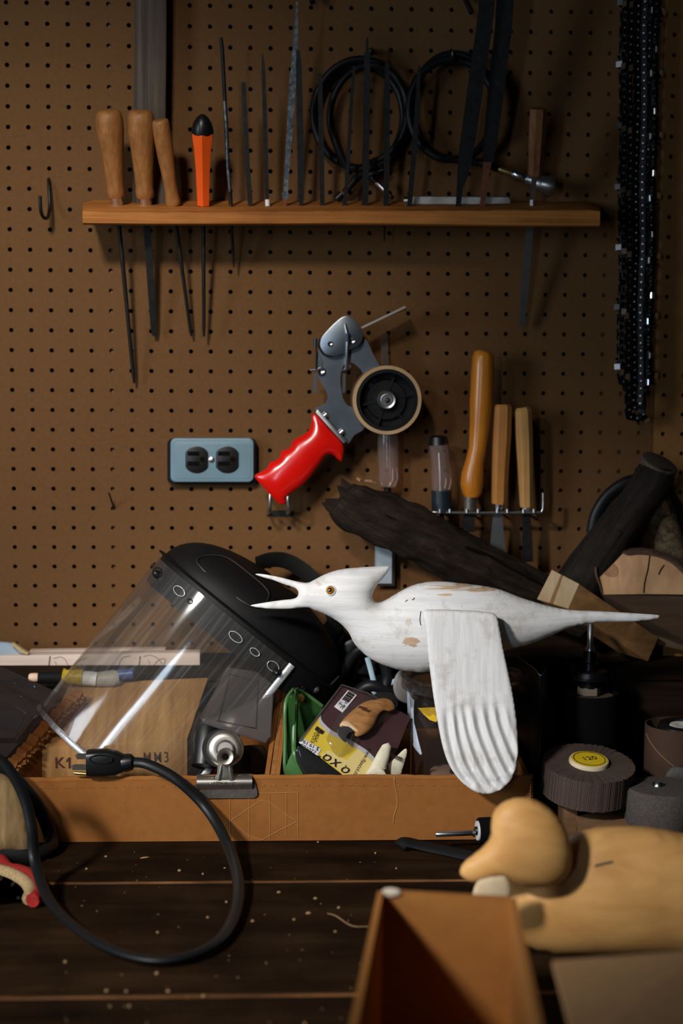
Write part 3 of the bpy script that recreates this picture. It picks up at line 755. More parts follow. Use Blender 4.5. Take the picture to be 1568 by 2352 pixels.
part('back_arm', slab(Q4([(1090, 560), (1130, 640), (1250, 860), (1180, 930), (1100, 860), (990, 640)]), YD + .024, YD + .0256), steel_b, td, smooth=False)
# strip of tape sticking out of the cutter
ta, tb = P(*Q4([(962, 262)])[0], YD - .006), P(*Q4([(1322, 90)])[0], YD - .010)
tc, te = P(*Q4([(962, 262)])[0], YD + .016), P(*Q4([(1330, 112)])[0], YD + .030)
nn = (tb - ta).cross(te - ta).normalized() * .0006
part('tape_strip', hexa([ta, tb, te, tc], [ta + nn, tb + nn, te + nn, tc + nn]), clear('clear_tape_strip', (.80, .74, .66), .25, .15, .22, (.55, .5, .42)), td, smooth=False, label='clear strip of tape pulled out')
part('tape_edge', tube([ta, tb], (3 * M1(ta)), n=6), clear('tape_edge_clear', (.7, .65, .6), .3, .2, .6, (.6, .56, .5)), td)
sa, sb = Q4([(1120, 320)])[0], Q4([(1150, 560)])[0]
part('tape_tail', hexa([P(sa[0], sa[1], -.008), P(sa[0] + 16, sa[1] - 5, -.008), P(sb[0] + 10, sb[1], -.012), P(sb[0] - 8, sb[1], -.012)], [P(sa[0], sa[1], -.0074), P(sa[0] + 16, sa[1] - 5, -.0074), P(sb[0] + 10, sb[1], -.0114), P(sb[0] - 8, sb[1], -.0114)]),
     clear('tape_tail_clear', (.75, .7, .62), .25, .2, .12, (.5, .45, .4)), td, smooth=False)
# grip
grip = Q4([(590, 965), (557, 975), (552, 1040), (520, 1110), (440, 1160), (400, 1185), (388, 1228), (345, 1255), (306, 1272), (292, 1318), (255, 1345), (212, 1362), (190, 1405), (140, 1438), (92, 1465), (100, 1500), (190, 1600), (285, 1700), (322, 1704), (346, 1688), (352, 1645), (500, 1530), (615, 1385), (670, 1310), (720, 1295), (765, 1335), (795, 1352), (805, 1335), (810, 1212), (700, 1085)])
part('grip', inflate(grip, YD + .002, k=.62, step=2.4, n=4, it=700), MT['red'], td, ang=80)
part('grip_flange', slab(Q4([(586, 952), (606, 930), (842, 1186), (820, 1206), (808, 1200)]), YD - .010, YD + .010), MT['steel'], td, bevel=.0006)
for x, y in ((655, 985), (790, 1122)): part('bolt', rod([(*Q4([(x - 22, y + 18)])[0], YD - .004, 14), (*Q4([(x + 22, y - 20)])[0], YD - .004, 13)], n=12, ref=V((0, 0, 1))), MT['steel'], td)
# hook under the grip
hk = thing('double_peg_hook', 'grey metal double prong peg hook under the red grip', 'hook', tuple(P(640, 1180, -.02)))
for x, a in ((619, 1), (664, -3)):
    part('prong', tube([P(*p) for p in cr([(x + a, 1128, -.050), (x + a, 1150, -.052), (x, 1172, -.048), (x - 3, 1178, -.03), (x - 2, 1178, .008)], 5)], 4 * .00055, n=10), MT['steel'], hk)
part('backplate', bx(P(612, 1170, 0).x, P(672, 1170, 0).x, -.0016, -.0002, P(640, 1186, 0).z, P(640, 1172, 0).z), MT['steel_dark'], hk, smooth=False)
# nail by the outlet
g = tube([P(250, 1132, -.024), P(256, 1150, -.013), P(262, 1168, -.001), P(264, 1170, .008)], [.0010, .0013, .0013, .0013], n=8)
solo('bent_nail', g, MT['iron'], 'small dark nail sticking out of the pegboard below the outlet', 'nail')

# ================================================================ CHISEL RACK
YR = -0.050
rk = thing('wire_tool_rack', 'bent wire rack on the pegboard holding four handled chisels and gouges', 'rack', tuple(P(1110, 1178, YR)))
part('wire', tube([P(*p) for p in cr([(988, 1174, .004), (988, 1174, -.03), (991, 1175, -.045), (1010, 1177, YR), (1120, 1178, YR), (1230, 1177, YR), (1244, 1174, YR), (1247, 1160, YR), (1247, 1132, YR)], 6)], 3.6 * .00055, n=10), MT['steel'], rk)
for x in (1010, 1033, 1072, 1098, 1142, 1165, 1202, 1226):
    part('wire_loop', tube([P(*p) for p in ((x, 1177, YR - .002), (x, 1172, YR - .003), (x + 1, 1173, -.03), (x + 1, 1173, .004))], 3.2 * .00055, n=8), MT['steel'], rk)
TG = 'chisels and gouges in the wire rack'
def tool(name, label, cat, prof, mat, sec=None, Y=-.040, n=24, coat=None):
    """prof: list of (px, py, width)"""
    b = P(prof[-1][0], prof[-1][1], Y); t = thing(name, label, cat, tuple(b), TG)
    part('handle', rod([(x, y, Y, w) for x, y, w in prof], sec=sec, n=n), mat, t, ang=25 if sec else 60); return t
t = tool('wood_gouge', 'long turned amber wooden gouge handle, tallest tool in the wire rack', 'gouge', [(1111, 806, 30), (1110, 810, 44), (1109, 820, 50), (1108, 850, 53), (1105, 920, 54), (1101, 980, 47), (1096, 1030, 41), (1090, 1060, 43), (1085, 1090, 52), (1083, 1112, 53), (1084, 1130, 47), (1084, 1141, 36)], MT['handle_amber'])
part('ferrule', rod([(1079, 1140, -.04, 30), (1078, 1176, -.04, 28)], n=18), MT['clip_dark'], t)
part('blade', rod([(1077, 1176, -.04, 22), (1076, 1210, -.04, 28), (1076, 1222, -.04, 26)], sec=RECT, thick=.3), MT['steel_dark'], t)
OC8 = [(math.cos(math.pi / 8 + math.pi / 4 * i), math.sin(math.pi / 8 + math.pi / 4 * i)) for i in range(8)]
t = tool('wood_chisel', 'octagonal orange-brown wooden chisel with a flared grey blade', 'chisel', [(1154, 929, 36), (1154, 935, 43), (1152, 1000, 44), (1148, 1080, 40), (1146, 1150, 37), (1145, 1158, 34)], MT['handle_oct'], sec=OC8)
part('ferrule', rod([(1145, 1157, -.04, 25), (1144, 1178, -.04, 22)], n=18), MT['chrome'], t)
part('blade', rod([(1143, 1178, -.04, 17), (1142, 1190, -.04, 22), (1142, 1260, -.038, 36), (1142, 1272, -.038, 34)], sec=RECT, thick=.2), MT['steel'], t)
t = tool('wood_chisel', 'octagonal pale wooden chisel at the right end of the wire rack', 'chisel', [(1200, 936, 30), (1201, 944, 40), (1203, 1000, 41), (1206, 1080, 36), (1208, 1160, 31), (1208, 1165, 28)], MT['handle_pale'], sec=OC8)
part('ferrule', rod([(1208, 1164, -.04, 20), (1209, 1178, -.04, 20)], n=18), MT['steel'], t)
part('blade', rod([(1209, 1178, -.04, 16), (1210, 1230, -.038, 22), (1212, 1290, -.036, 24)], sec=RECT, thick=.3), MT['steel_dark'], t)
clr_handle = clear('clear_acetate_handle', (0.93, 0.80, 0.74), 0.30, 0.10, 0.16, (0.55, 0.45, 0.42))
t = tool('screwdriver', 'driver with clear plastic handle and black collar at the rack left end', 'screwdriver', [(1007, 1020, 46), (1008, 1030, 46), (1011, 1060, 44), (1014, 1090, 50), (1014, 1110, 49), (1012, 1128, 42)], clr_handle)
part('cap', rod([(1006, 1000, -.04, 26), (1006, 1004, -.04, 40), (1007, 1022, -.04, 47)], n=20), MT['black'], t, label='dark end cap')
part('collar', rod([(1013, 1126, -.04, 46), (1014, 1176, -.04, 46)], n=20), plain('dark_blue_black_collar', (0.012, 0.020, 0.026), .35), t, label='blue-black collar')
part('shank', rod([(1014, 1176, -.04, 10), (1018, 1250, -.036, 10)], n=10), MT['steel_dark'], t)
part('core', rod([(1009, 1040, -.04, 12), (1012, 1128, -.04, 12)], n=10), MT['steel'], t)
t = thing('butt_chisel', 'wide steel chisel with clear handle partly hidden behind the charred log', 'chisel', tuple(P(885, 1345, -.018)))
part('handle', rod([(890, 985, -.022, 46), (891, 1040, -.022, 50), (892, 1075, -.022, 47), (892, 1100, -.022, 48), (890, 1118, -.022, 38)], n=24), clr_handle, t)
part('shank', rod([(890, 1118, -.02, 16), (888, 1200, -.018, 16), (887, 1215, -.018, 34)], n=12), MT['steel_dark'], t)
bl = [P(865, 1210, -.020), P(900, 1210, -.020), P(899, 1340, -.020), P(864, 1340, -.020)]
bb = [P(861, 1210, -.012), P(907, 1210, -.012), P(906, 1346, -.012), P(860, 1346, -.012)]
part('blade', hexa(bl, bb), plain('pale_blue_steel', (0.40, 0.48, 0.54), 0.5, 0.35, var=.12, scale=60), t, smooth=False)
# ================================================================ CARDBOARD TRAY
card = plain('kraft_cardboard', (0.26, 0.100, 0.026), 0.85, var=0.10, scale=90, bmp=0.18, spec=0.08)
card_d = plain('kraft_corrugated_edge', (0.25, 0.105, 0.03), 0.85, var=0.35, scale=260, bmp=0.5, spec=0.2)
YT = PZ(640, 1931, BZ + .001).y              # outer face of the tray front
tray = thing('cardboard_tray', 'shallow brown cardboard tray full of odds and ends behind the white bird', 'tray', tuple(PZ(640, 1931, BZ)))
zt_ = P(640, 1786, YT).z
TH_ = 0.0048
YTB = -0.068
xl = P(16, 1850, YT).x; xr = P(1219, 1840, YT).x
def wavy_panel(p0, p1, hgt_fn, th, nrm, n=60):
    """upright cardboard panel with an uneven top edge"""
    g = G(); vs = []; fs = []
    for i in range(n + 1):
        t = i / n; b = p0.lerp(p1, t); h = hgt_fn(t)
        vs += [b, b + V((0, 0, h)), b + V((0, 0, h)) + nrm * th, b + nrm * th]
    for i in range(n):
        for j in range(4):
            j2 = (j + 1) % 4; fs.append((i * 4 + j, i * 4 + j2, i * 4 + 4 + j2, i * 4 + 4 + j))
    fs += [(0, 1, 2, 3), tuple(n * 4 + j for j in range(4))[::-1]]
    return g.add(vs, fs)
H0 = zt_ - BZ - .001
rnd = random.Random(5); wob = [rnd.uniform(-1, 1) for _ in range(80)]
fr = part('front_panel', wavy_panel(V((xl, YT, BZ + .001)), V((xr, YT, BZ + .001)), lambda t: H0 - .004 + .0025 * math.sin(t * 3.1) + .0004 * wob[int(t * 60)], TH_, V((0, 1, 0))), card, tray, ang=50)
# rolled-over top fold and its perforated crease
fold = []
for i in range(81):
    t = i / 80; x = xl + (xr - xl) * t; fold.append(V((x, YT + TH_ * .55, BZ + .001 + H0 - .0035 + .0025 * math.sin(t * 3.1) + .0005 * math.sin(t * 57) * math.sin(t * 13))))
part('top_fold', tube(fold, [(TH_ * .62, .0038 + .0004 * wob[i]) for i in range(80)] + [(TH_ * .62, .004)], n=10, ref=V((0, 1, 0))), card, fr)
cut = G(); gap = .0068
x = xl + .012; k = 0
while x < xr - .012:
    w = .0062 + .0018 * wob[k % 80]; t = (x - xl) / (xr - xl)
    cut.join(box((x, YT - .0002, BZ + H0 - .0105 + .0025 * math.sin(t * 3.1)), w, .0006, .0015 + .0005 * wob[(k + 9) % 80])); x += w + gap; k += 1
part('perforation', cut, card_d, fr, kind='stuff', smooth=False)
part('side_panel', wavy_panel(V((xr - TH_, YT + TH_, BZ + .001)), V((xr - TH_, YTB, BZ + .001)), lambda t: H0 - .003 + .012 * t, TH_, V((1, 0, 0))), card, tray)
part('floor_panel', bx(xl + .001, xr - .001, YT + TH_, YTB, BZ + .0005, BZ + .0045), card, tray, smooth=False)
part('back_panel', bx(xl + .001, xr - .001, YTB - .0005, YTB + .0045, BZ + .0005, BZ + .082), card, tray, smooth=False)
# torn edge at the right end
g = G()
for i in range(22):
    p = V((xr + .001, YT + .0008 + .0002 * i, BZ + .004 + H0 * i / 22)); g.join(box(p, .003, .003, .0022, Matrix.Rotation(.6 * (1 if i % 2 else -1), 3, 'Y')))
part('flute', g, card_d, tray, kind='stuff', smooth=False)
# rising left flap with a ragged edge
zl = lambda px, py, Y: P(px, py, Y)
fl = [P(8, 1790, YT + .006), P(60, 1730, YT + .040), P(128, 1652, YT + .085), P(190, 1592, YT + .125)]
g = G(); n = 40; vs = []
pts_ = vec(cr([tuple(q) for q in fl], 14)); n = len(pts_) - 1
for i, p in enumerate(pts_):
    j = .0016 * math.sin(i * 2.3) + .0012 * math.sin(i * 5.1)
    vs += [V((p.x - .012, p.y, BZ + .006)), p + V((-.010, 0, j + .004)), p + V((.001, -.002, j)), V((p.x - .002, p.y - .002, BZ + .006))]
fs = []
for i in range(n):
    for j in range(4): fs.append((i * 4 + j, i * 4 + (j + 1) % 4, i * 4 + 4 + (j + 1) % 4, i * 4 + 4 + j))
fs += [(0, 1, 2, 3), tuple(n * 4 + j for j in range(4))[::-1]]
part('side_panel', G().add(vs, fs), card, tray, ang=40, label='ragged left end of the tray rising towards the wall')
g = G()
for i in range(2, n):
    p = pts_[i] + V((.004, -.004, -.004 + .002 * math.sin(i * 3.7))); g.join(box(p, .0036 + .0012 * math.sin(i * 2.9), .0045, .0018, Matrix.Rotation(.5 * math.sin(i * 4.1), 3, 'Z')))
part('torn_edge', g, card_d, tray, kind='stuff', smooth=False)
# cross divider of layered sheets
for k, (dx, m_) in enumerate(((0, card), (13, card_d), (24, card))):
    a = [P(606 + dx, 1800, YT + .010), P(617 + dx, 1800, YT + .010), P(617 + dx + 9, 1800, YT + .010)]
    b0 = P(607 + dx, 1785, YT + .012); b1 = P(639 + dx * .75, 1568 + k * 3, YT + .115)
    w = V((.0052, 0, 0))
    lo0, lo1 = V((b0.x, b0.y, BZ + .006)), V((b1.x, b1.y, BZ + .006))
    part('divider', hexa([lo0, lo0 + w, lo1 + w, lo1], [b0, b0 + w, b1 + w, b1]), m_, tray, smooth=False)
# clear tape square and crossing marks on the front
tp = plain('parcel_tape_edge', (0.36, 0.16, 0.045), 0.45, var=.2, scale=200)
def flatline(px, w, Y=None, name='tape_line'):
    return tube([P(x, y, (Y or YT) - .0004) for x, y in px], (w * .00027, .0002), n=6, ref=V((0, 0, 1)) if abs(px[0][0] - px[-1][0]) > abs(px[0][1] - px[-1][1]) else V((1, 0, 0)))
for px in ([(528, 1826), (528, 1924)], [(572, 1830), (572, 1926)], [(618, 1824), (620, 1868), (619, 1927)], [(657, 1822), (657, 1920)], [(684, 1820), (684, 1922)], [(596, 1822), (684, 1820)],
           [(500, 1905), (530, 1885), (600, 1838), (618, 1842), (650, 1866), (684, 1888)], [(500, 1862), (536, 1890), (570, 1918), (600, 1930)], [(600, 1930), (640, 1908), (684, 1886)]):
    part('tape_crease', flatline(px, 1.6), tp, fr)
part('paper_tear', tube([P(x, y, YT - .0004) for x, y in cr([(906, 1783), (905, 1800), (911, 1825), (912, 1850), (905, 1872), (903, 1890)], 4)], (.0007, .0003), n=6), tp, fr, label='pale hairline tear in the front')

# ================================================================ WOODGRAIN CARTON  K1 ... MM3
wg = wood('printed_woodgrain', (0.27, 0.125, 0.036), (0.52, 0.29, 0.105), (70, 5, 6), rough=.55, bmp=.03, blotch=.2)
YK = YT + .062
f4 = [P(88, 1812, YK), P(430, 1800, YK), P(430, 1697, YK), P(88, 1719, YK)]
b4 = [P(190, 1690, YK + .112) + V((0, 0, -.035)), P(470, 1668, YK + .112) + V((0, 0, -.035)), P(478, 1556, YK + .112), P(160, 1570, YK + .112)]
kb = solo('woodgrain_carton', hexa(f4, b4), wg, 'cardboard carton printed with wood grain and dark letters under the face shield', 'carton', bevel=.0012)
txt = plain('brown_ink', (0.060, 0.016, 0.012), .6, bmp=0)
rgt = (f4[1] - f4[0]).normalized(); upd = (f4[3] - f4[0]).normalized()
lt = text_geo('K', P(137, 1753, YK), rgt, upd, .0182, .0006, fat=.016)
lt.join(prism([P(x, y, YK - .0006) for x, y in ((152, 1746), (157, 1740), (162, 1740), (162, 1765), (157, 1765), (157, 1748), (152, 1751))], V((0, .0004, 0))))
part('lettering', lt, txt, kb, label='dark letters K1', smooth=False)
lt = G()
for ch, x in (('M', 338), ('M', 362), ('3', 382)):
    c0 = P(x, 1741 - (x - 341) * .03, YK); q = text_geo(ch, c0, rgt, upd, .0182, .0006, fat=.003)
    q.v = [p - rgt * ((p - c0).dot(rgt) * .30) for p in q.v]; lt.join(q)
part('lettering', lt, txt, kb, label='dark letters MM3', smooth=False)

# ================================================================ PALE PLANKS AND THINGS ON THE LEFT OF THE LEDGE
pw = wood('pale_basswood', (0.66, 0.51, 0.43), (0.84, 0.70, 0.61), (3, 60, 90), rough=.7, bmp=.1, blotch=.12)
zz = lambda p: p.z
def plank_px(x0, x1, yt0, yt1, yb0, yb1, Y0, Y1):
    a = [P(x0, yb0, Y0), P(x1, yb1, Y0), P(x1, yt1, Y0), P(x0, yt0, Y0)]
    return a, [q + V((0, Y1 - Y0, 0)) for q in a]
a, b = plank_px(-60, 459, 1507, 1499, 1538, 1534, LEDGE_Y + .004, LEDGE_Y + .026)
fp = solo('carving_blank', hexa(a, b), pw, 'pale wood strip with pencilled faces lying along the ledge, front one of two', 'plank', bevel=.001)
for px in (115, 322): part('saw_cut', flatline([(px, 1507), (px - 4, 1537)], 3, LEDGE_Y + .004), plain('cut_shadow', (.16, .10, .07), .8), fp)
pen = plain('pencil_grey', (0.20, 0.15, 0.125), .8, bmp=0)
for L in ([(122, 1512), (140, 1509), (150, 1515)], [(150, 1515), (158, 1532)], [(160, 1534), (180, 1518), (205, 1510)], [(172, 1534), (190, 1524)], [(126, 1520), (130, 1527)],
          [(328, 1508), (345, 1505), (362, 1512), (372, 1525)], [(340, 1516), (344, 1526)], [(352, 1530), (364, 1516), (380, 1514), (374, 1530)], [(330, 1530), (345, 1534)], [(270, 1534), (280, 1512), (300, 1506)]):
    part('pencil_line', tube([P(x, y, LEDGE_Y + .0036) for x, y in cr(L, 4)], (.0004, .0002), n=5), pen, fp)
a, b = plank_px(66, 380, 1496, 1491, 1512, 1508, LEDGE_Y + .032, LEDGE_Y + .050)
for q in (a, b):
    q[0].z = q[1].z = LEDGE_Z + .0005
solo('carving_blank', hexa(a, b), pw, 'thin pale wood strip standing behind the pencilled one', 'plank', bevel=.001)
clothb = plain('pale_blue_cloth', (0.33, 0.42, 0.50), .8, var=.12, scale=80, bmp=.2)
bl_ = solo('blue_rag', inflate([(-40, 1476), (0, 1474), (28, 1477), (48, 1488), (68, 1500), (66, 1506), (30, 1507), (-40, 1508)], LEDGE_Y + .018, k=.8, step=3), clothb, 'pale blue rag folded on the wood strips at the left edge', 'rag')
part('striped_band', slab([(24, 1478), (33, 1478), (52, 1492), (66, 1500), (62, 1504), (45, 1498), (34, 1488)], LEDGE_Y + .002, LEDGE_Y + .010), plain('tan_band', (.50, .37, .19), .8, var=.35, scale=500), bl_, smooth=False, label='tan ticked band')
# marker-like tool: pale end, black barrel, yellow sleeve, white end
YM = LEDGE_Y - .030
mk_ = thing('paint_tool', 'black barrelled tool with yellow sleeve and white end under the pale strips', 'tool', tuple(P(150, 1570, YM)))
part('barrel', rod([(88, 1556, YM, 24), (92, 1556, YM, 26), (135, 1556, YM - .002, 30), (150, 1555, YM - .002, 34)], n=18, ref=V((0, 0, 1))), MT['black_matt'], mk_)
part('end_plug', rod([(66, 1556, YM, 12), (69, 1556, YM, 19), (80, 1556, YM, 21), (90, 1556, YM, 19), (95, 1556, YM, 14)], n=18, ref=V((0, 0, 1))), plain('pale_dowel', (.78, .55, .39), .6), mk_, label='pale wooden end')
part('sleeve', rod([(144, 1553, YM - .002, 38), (152, 1554, YM - .002, 32), (166, 1555, YM - .002, 33), (190, 1556, YM - .002, 38)], n=18, ref=V((0, 0, 1))), plain('yellow_print', (.52, .36, .015), .4, var=.35, scale=180), mk_, label='yellow sleeve')
part('cap', rod([(178, 1557, YM - .002, 22), (183, 1557, YM - .002, 33), (205, 1558, YM - .002, 34), (222, 1560, YM - .002, 33)], n=18, ref=V((0, 0, 1))), plain('white_plastic', (.74, .73, .72), .4, bmp=0), mk_)
bt = thing('glue_bottle', 'grey plastic bottle with a blue cap lying behind the face shield visor', 'bottle', tuple(P(250, 1580, YM)))
part('body', rod([(214, 1562, YM, 20), (222, 1561, YM, 34), (262, 1558, YM, 40), (275, 1556, YM, 30)], n=18, ref=V((0, 0, 1))), plain('grey_bottle', (.30, .27, .23), .5), bt)
part('cap', rod([(272, 1550, YM, 24), (306, 1547, YM, 26), (310, 1547, YM, 16)], n=16, ref=V((0, 0, 1))), plain('blue_cap', (.035, .065, .19), .4), bt)
part('tip', rod([(308, 1547, YM, 14), (345, 1548, YM, 12)], n=12, ref=V((0, 0, 1))), MT['black_matt'], bt)

# ================================================================ FACE SHIELD
fs_ = thing('face_shield', 'face shield with clear curved visor and black crown leaning in the tray', 'face shield', tuple(P(430, 1800, -.13)))
YF = -.108
CH0, CH1 = P(370, 1279, YF), P(762, 1590, YF)
Wc = (CH0 + CH1) / 2; Wd = (CH1 - CH0); aW = Wd.length / 2; Wd.normalize()
Ad = P(370 - 236, 1279 + 350, YF) - CH0
Ad = (Ad - Wd * Ad.dot(Wd)); Ad.normalize(); Ad = (Ad + V((0, -.12, 0))).normalized()
Nd = Wd.cross(Ad).normalized()
if Nd.y > 0: Nd = -Nd
bN = 0.084
s_ = M1(Wc)
def cyl(t, s, ka=1.0, kb=1.0): return Wc + Wd * (aW * ka * math.cos(t)) + Nd * (bN * kb * math.sin(t)) + Ad * s
T0, T1 = math.radians(62), math.radians(222)
VL = 432 * s_
visor_m = clear('clear_visor', (0.94, 0.94, 0.93), 0.30, 0.06, 0.02, (.55, .55, .55), scratch=0.07)
nu_, nv_ = 72, 24; vs = []; uv = []; fs = []
def slen(t):
    d0 = (t - T0) / .42; d1 = (T1 - t) / .42; e = 1.0
    for d in (d0, d1):
        if d < 1: e = min(e, 1 - .19 * (1 - math.sqrt(max(0, 1 - (1 - d) ** 2))))
    return VL * e
rip = lambda t, s: .0007 * math.sin(t * 5 + s * 14) + .0002 * math.sin(t * 19)
for i in range(nu_ + 1):
    t = T0 + (T1 - T0) * i / nu_
    for j in range(nv_ + 1):
        s = 4 * s_ + (slen(t) - 4 * s_) * j / nv_; k = 1.012 + rip(t, s) / bN * (j / nv_)
        vs.append(cyl(t, s, k, k)); uv.append((t * .12, s))
for i in range(nu_):
    for j in range(nv_): fs.append((i * (nv_ + 1) + j, (i + 1) * (nv_ + 1) + j, (i + 1) * (nv_ + 1) + j + 1, i * (nv_ + 1) + j + 1))
gv = G().add(vs, fs, uv); nV = len(vs)
ctr = lambda p: None
inn = []
for i in range(nu_ + 1):
    t = T0 + (T1 - T0) * i / nu_
    for j in range(nv_ + 1):
        s = 4 * s_ + (slen(t) - 4 * s_) * j / nv_; k = 1.012 + rip(t, s) / bN * (j / nv_) - .009
        inn.append(cyl(t, s, k, k))
gv.add(inn, [tuple(reversed(f)) for f in fs], uv)
def stitch(idx):
    for a, b in zip(idx, idx[1:]): gv.f.append((a, b, b + nV, a + nV))
stitch([j for j in range(nv_ + 1)]); stitch([nu_ * (nv_ + 1) + j for j in range(nv_ + 1)])
stitch([i * (nv_ + 1) for i in range(nu_ + 1)]); stitch([i * (nv_ + 1) + nv_ for i in range(nu_ + 1)])
visor = part('visor', gv, visor_m, fs_, ang=60, label='clear scratched visor sheet')
trim_m = plain('grey_clear_trim', (0.42, 0.44, 0.47), .28, .35, var=.35, scale=500, bmp=.3)
edge = [cyl(T0, 4 * s_ + (slen(T0) - 4 * s_) * k / 12, 1.014, 1.014) for k in range(13)]
edge += [cyl(T0 + (T1 - T0) * k / 60, slen(T0 + (T1 - T0) * k / 60), 1.014, 1.014) for k in range(1, 61)]
part('edge_trim', tube(edge, (.0036, .0014), n=8, ref=Ad), trim_m, visor, label='ribbed edging around the visor')
e2 = [cyl(T0, s, 1.014, 1.014) for s in (2 * s_, 60 * s_, 200 * s_, slen(T0) * .99)]
part('edge_trim', tube(e2, (.0042, .0016), n=8, ref=Wd), trim_m, visor, label='ribbed edging around the visor')
# crown: rim band, flange and dome
cm = plain('crown_black', (0.005, 0.005, 0.0053), .55, var=.12, scale=90, bmp=.05, spec=.18)
band = G(); vs = []; fs = []; n = 72
for i in range(n):
    t = 2 * math.pi * i / n
    lo_ = 62 * s_ * max(.22, min(1, .6 + math.sin(t) * 2.2))
    for s, k in ((-6 * s_, 1.0), (lo_, .985), (lo_, .965), (-6 * s_, .97)): vs.append(cyl(t, s, k, k))
for i in range(n):
    i2 = (i + 1) % n
    for j in range(4): fs.append((i * 4 + j, i * 4 + (j + 1) % 4, i2 * 4 + (j + 1) % 4, i2 * 4 + j))
crown = part('crown', band.add(vs, fs), cm, fs_, ang=30)
dome = G(); vs = []; fs = []; m = 12
for j in range(m + 1):
    u = j / m * math.radians(83); k = math.cos(u) ** .75; h = -8 * s_ - 112 * s_ * math.sin(u)
    for i in range(n):
        t = 2 * math.pi * i / n
        vs.append(cyl(t, h - 6 * s_ * math.sin(t * 2) * math.sin(u), k * .985, (k * .75 + .25 * math.cos(u)) * .985))
for j in range(m):
    for i in range(n): fs.append((j * n + i, j * n + (i + 1) % n, (j + 1) * n + (i + 1) % n, (j + 1) * n + i))
fs.append(tuple(m * n + i for i in range(n)))
part('dome', dome.add(vs, fs), cm, crown, ang=50)
flg = [cyl(math.radians(20 + 175 * i / 50), -9 * s_, 1.02, 1.02) for i in range(51)]
part('flange', tube(flg, [(.0045, .0016)] * 51, n=8, ref=Nd), cm, crown)
pnl = []
for u0, t0 in ((18, 98), (18, 140), (46, 142), (52, 118), (46, 95)):
    u = math.radians(u0); k = math.cos(u) ** .75; t = math.radians(t0)
    pnl.append(cyl(t, -8 * s_ - 112 * s_ * math.sin(u), k * .985, (k * .75 + .25 * math.cos(u)) * .985) + Nd * .0018)
pp = vec(cr([tuple(q) for q in pnl], 5, True))
part('moulded_panel', tube(pp, .0009, n=6, closed=True), plain('crown_black_raised', (0.016, 0.014, 0.013), .5), crown)
for t_, s0, w, h in ((172, 26, 9, 8), (158, 30, 17, 10), (133, 30, 16, 9), (124, 32, 6, 5), (94, 30, 17, 9), (82, 30, 12, 7), (70, 30, 15, 10), (47, 28, 4, 4)):
    t = math.radians(t_); tn = (cyl(t + .01, 0) - cyl(t - .01, 0)).normalized(); c0 = cyl(t, s0 * s_, 1.022, 1.022)
    lp = [c0 + tn * (w * s_ * math.cos(a)) + Ad * (h * s_ * math.sin(a)) for a in [k * math.pi / 8 for k in range(16)]]
    part('slot_rim', tube(lp, .0006, n=6, closed=True), trim_m if t_ in (94, 82, 70, 133) else MT['black'], crown)
for t_, s0, r in ((156, 34, 9), (67, 36, 8)):
    t = math.radians(t_); c0 = cyl(t, s0 * s_, 1.0, 1.0); nn = (cyl(t, 0, 1.1, 1.1) - cyl(t, 0)).normalized()
    part('knob', lathe(c0, nn, [(0, r * s_), (.005, r * s_), (.008, r * .6 * s_), (.009, 0)], 16), MT['black'], crown)
t = math.radians(36); nn = (cyl(t, 0, 1.1, 1.1) - cyl(t, 0)).normalized()
part('rivet', lathe(cyl(t, 14 * s_, 1.0, 1.0), nn, [(0, 9 * s_), (.002, 8 * s_), (.0035, 5 * s_), (.004, 0)], 16), MT['steel'], crown, label='steel rivet at the hinge')
# headband straps behind
sp = [cyl(math.radians(a), -20 * s_ - 30 * s_ * math.sin(math.radians(a + 150)) , 1.0, 1.0) for a in range(-95, 30, 6)]
part('headband', tube(sp, (.012, .0014), n=8, ref=Ad), MT['black_matt'], fs_)
sp = pxline([(588, 1296, -.060), (620, 1286, -.052), (655, 1288, -.046), (695, 1310, -.046), (735, 1352, -.052), (765, 1410, -.06), (770, 1470, -.068), (755, 1530, -.075)])
part('headband', tube(sp, (.0105, .0014), n=8, ref=V((.5, 0, 1))), MT['black_matt'], fs_)
sp = pxline([(778, 1420, -.085), (752, 1460, -.08), (738, 1500, -.075), (745, 1550, -.078), (780, 1590, -.085)])
part('headband', tube(sp, (.012, .0014), n=8, ref=V((1, 0, .4))), MT['black_matt'], fs_)

# ================================================================ PLUG AND CORD
YP = YT - .004
cd = thing('power_cord', 'black power cord with three-prong plug looping down onto the bench', 'power cord', tuple(P(330, 1790, YP)))
pa, pb = P(190, 1758, YP), P(308, 1755, YP)
body = [(200, 1752, YP, 58, 1), (212, 1752, YP, 62, 1), (245, 1751, YP, 62, 1), (268, 1752, YP, 54, 1), (284, 1753, YP, 40, 1)]
pl = [P(a, b_, c) for a, b_, c, d, e in body]
part('plug', tube(pl, [(d / 2 * M1(p), d / 2.7 * M1(p)) for p, (a, b_, c, d, e) in zip(pl, body)], sec=[(math.copysign(abs(math.cos(a)) ** .55, math.cos(a)), math.copysign(abs(math.sin(a)) ** .55, math.sin(a))) for a in [k * math.pi / 12 for k in range(24)]], ref=V((0, 0, 1))), MT['black'], cd, ang=50)
part('plug_ridge', tube(vec([P(*q) for q in ring_pts(232, 1744, 26, 10, YP - .0118)]), .0008, n=6), MT['black'], cd)
part('strain_relief', rod([(280, 1753, YP, 40), (290, 1752, YP, 42), (303, 1750, YP, 38), (308, 1750, YP, 24)], n=18, ref=V((0, 0, 1))), MT['black'], cd)
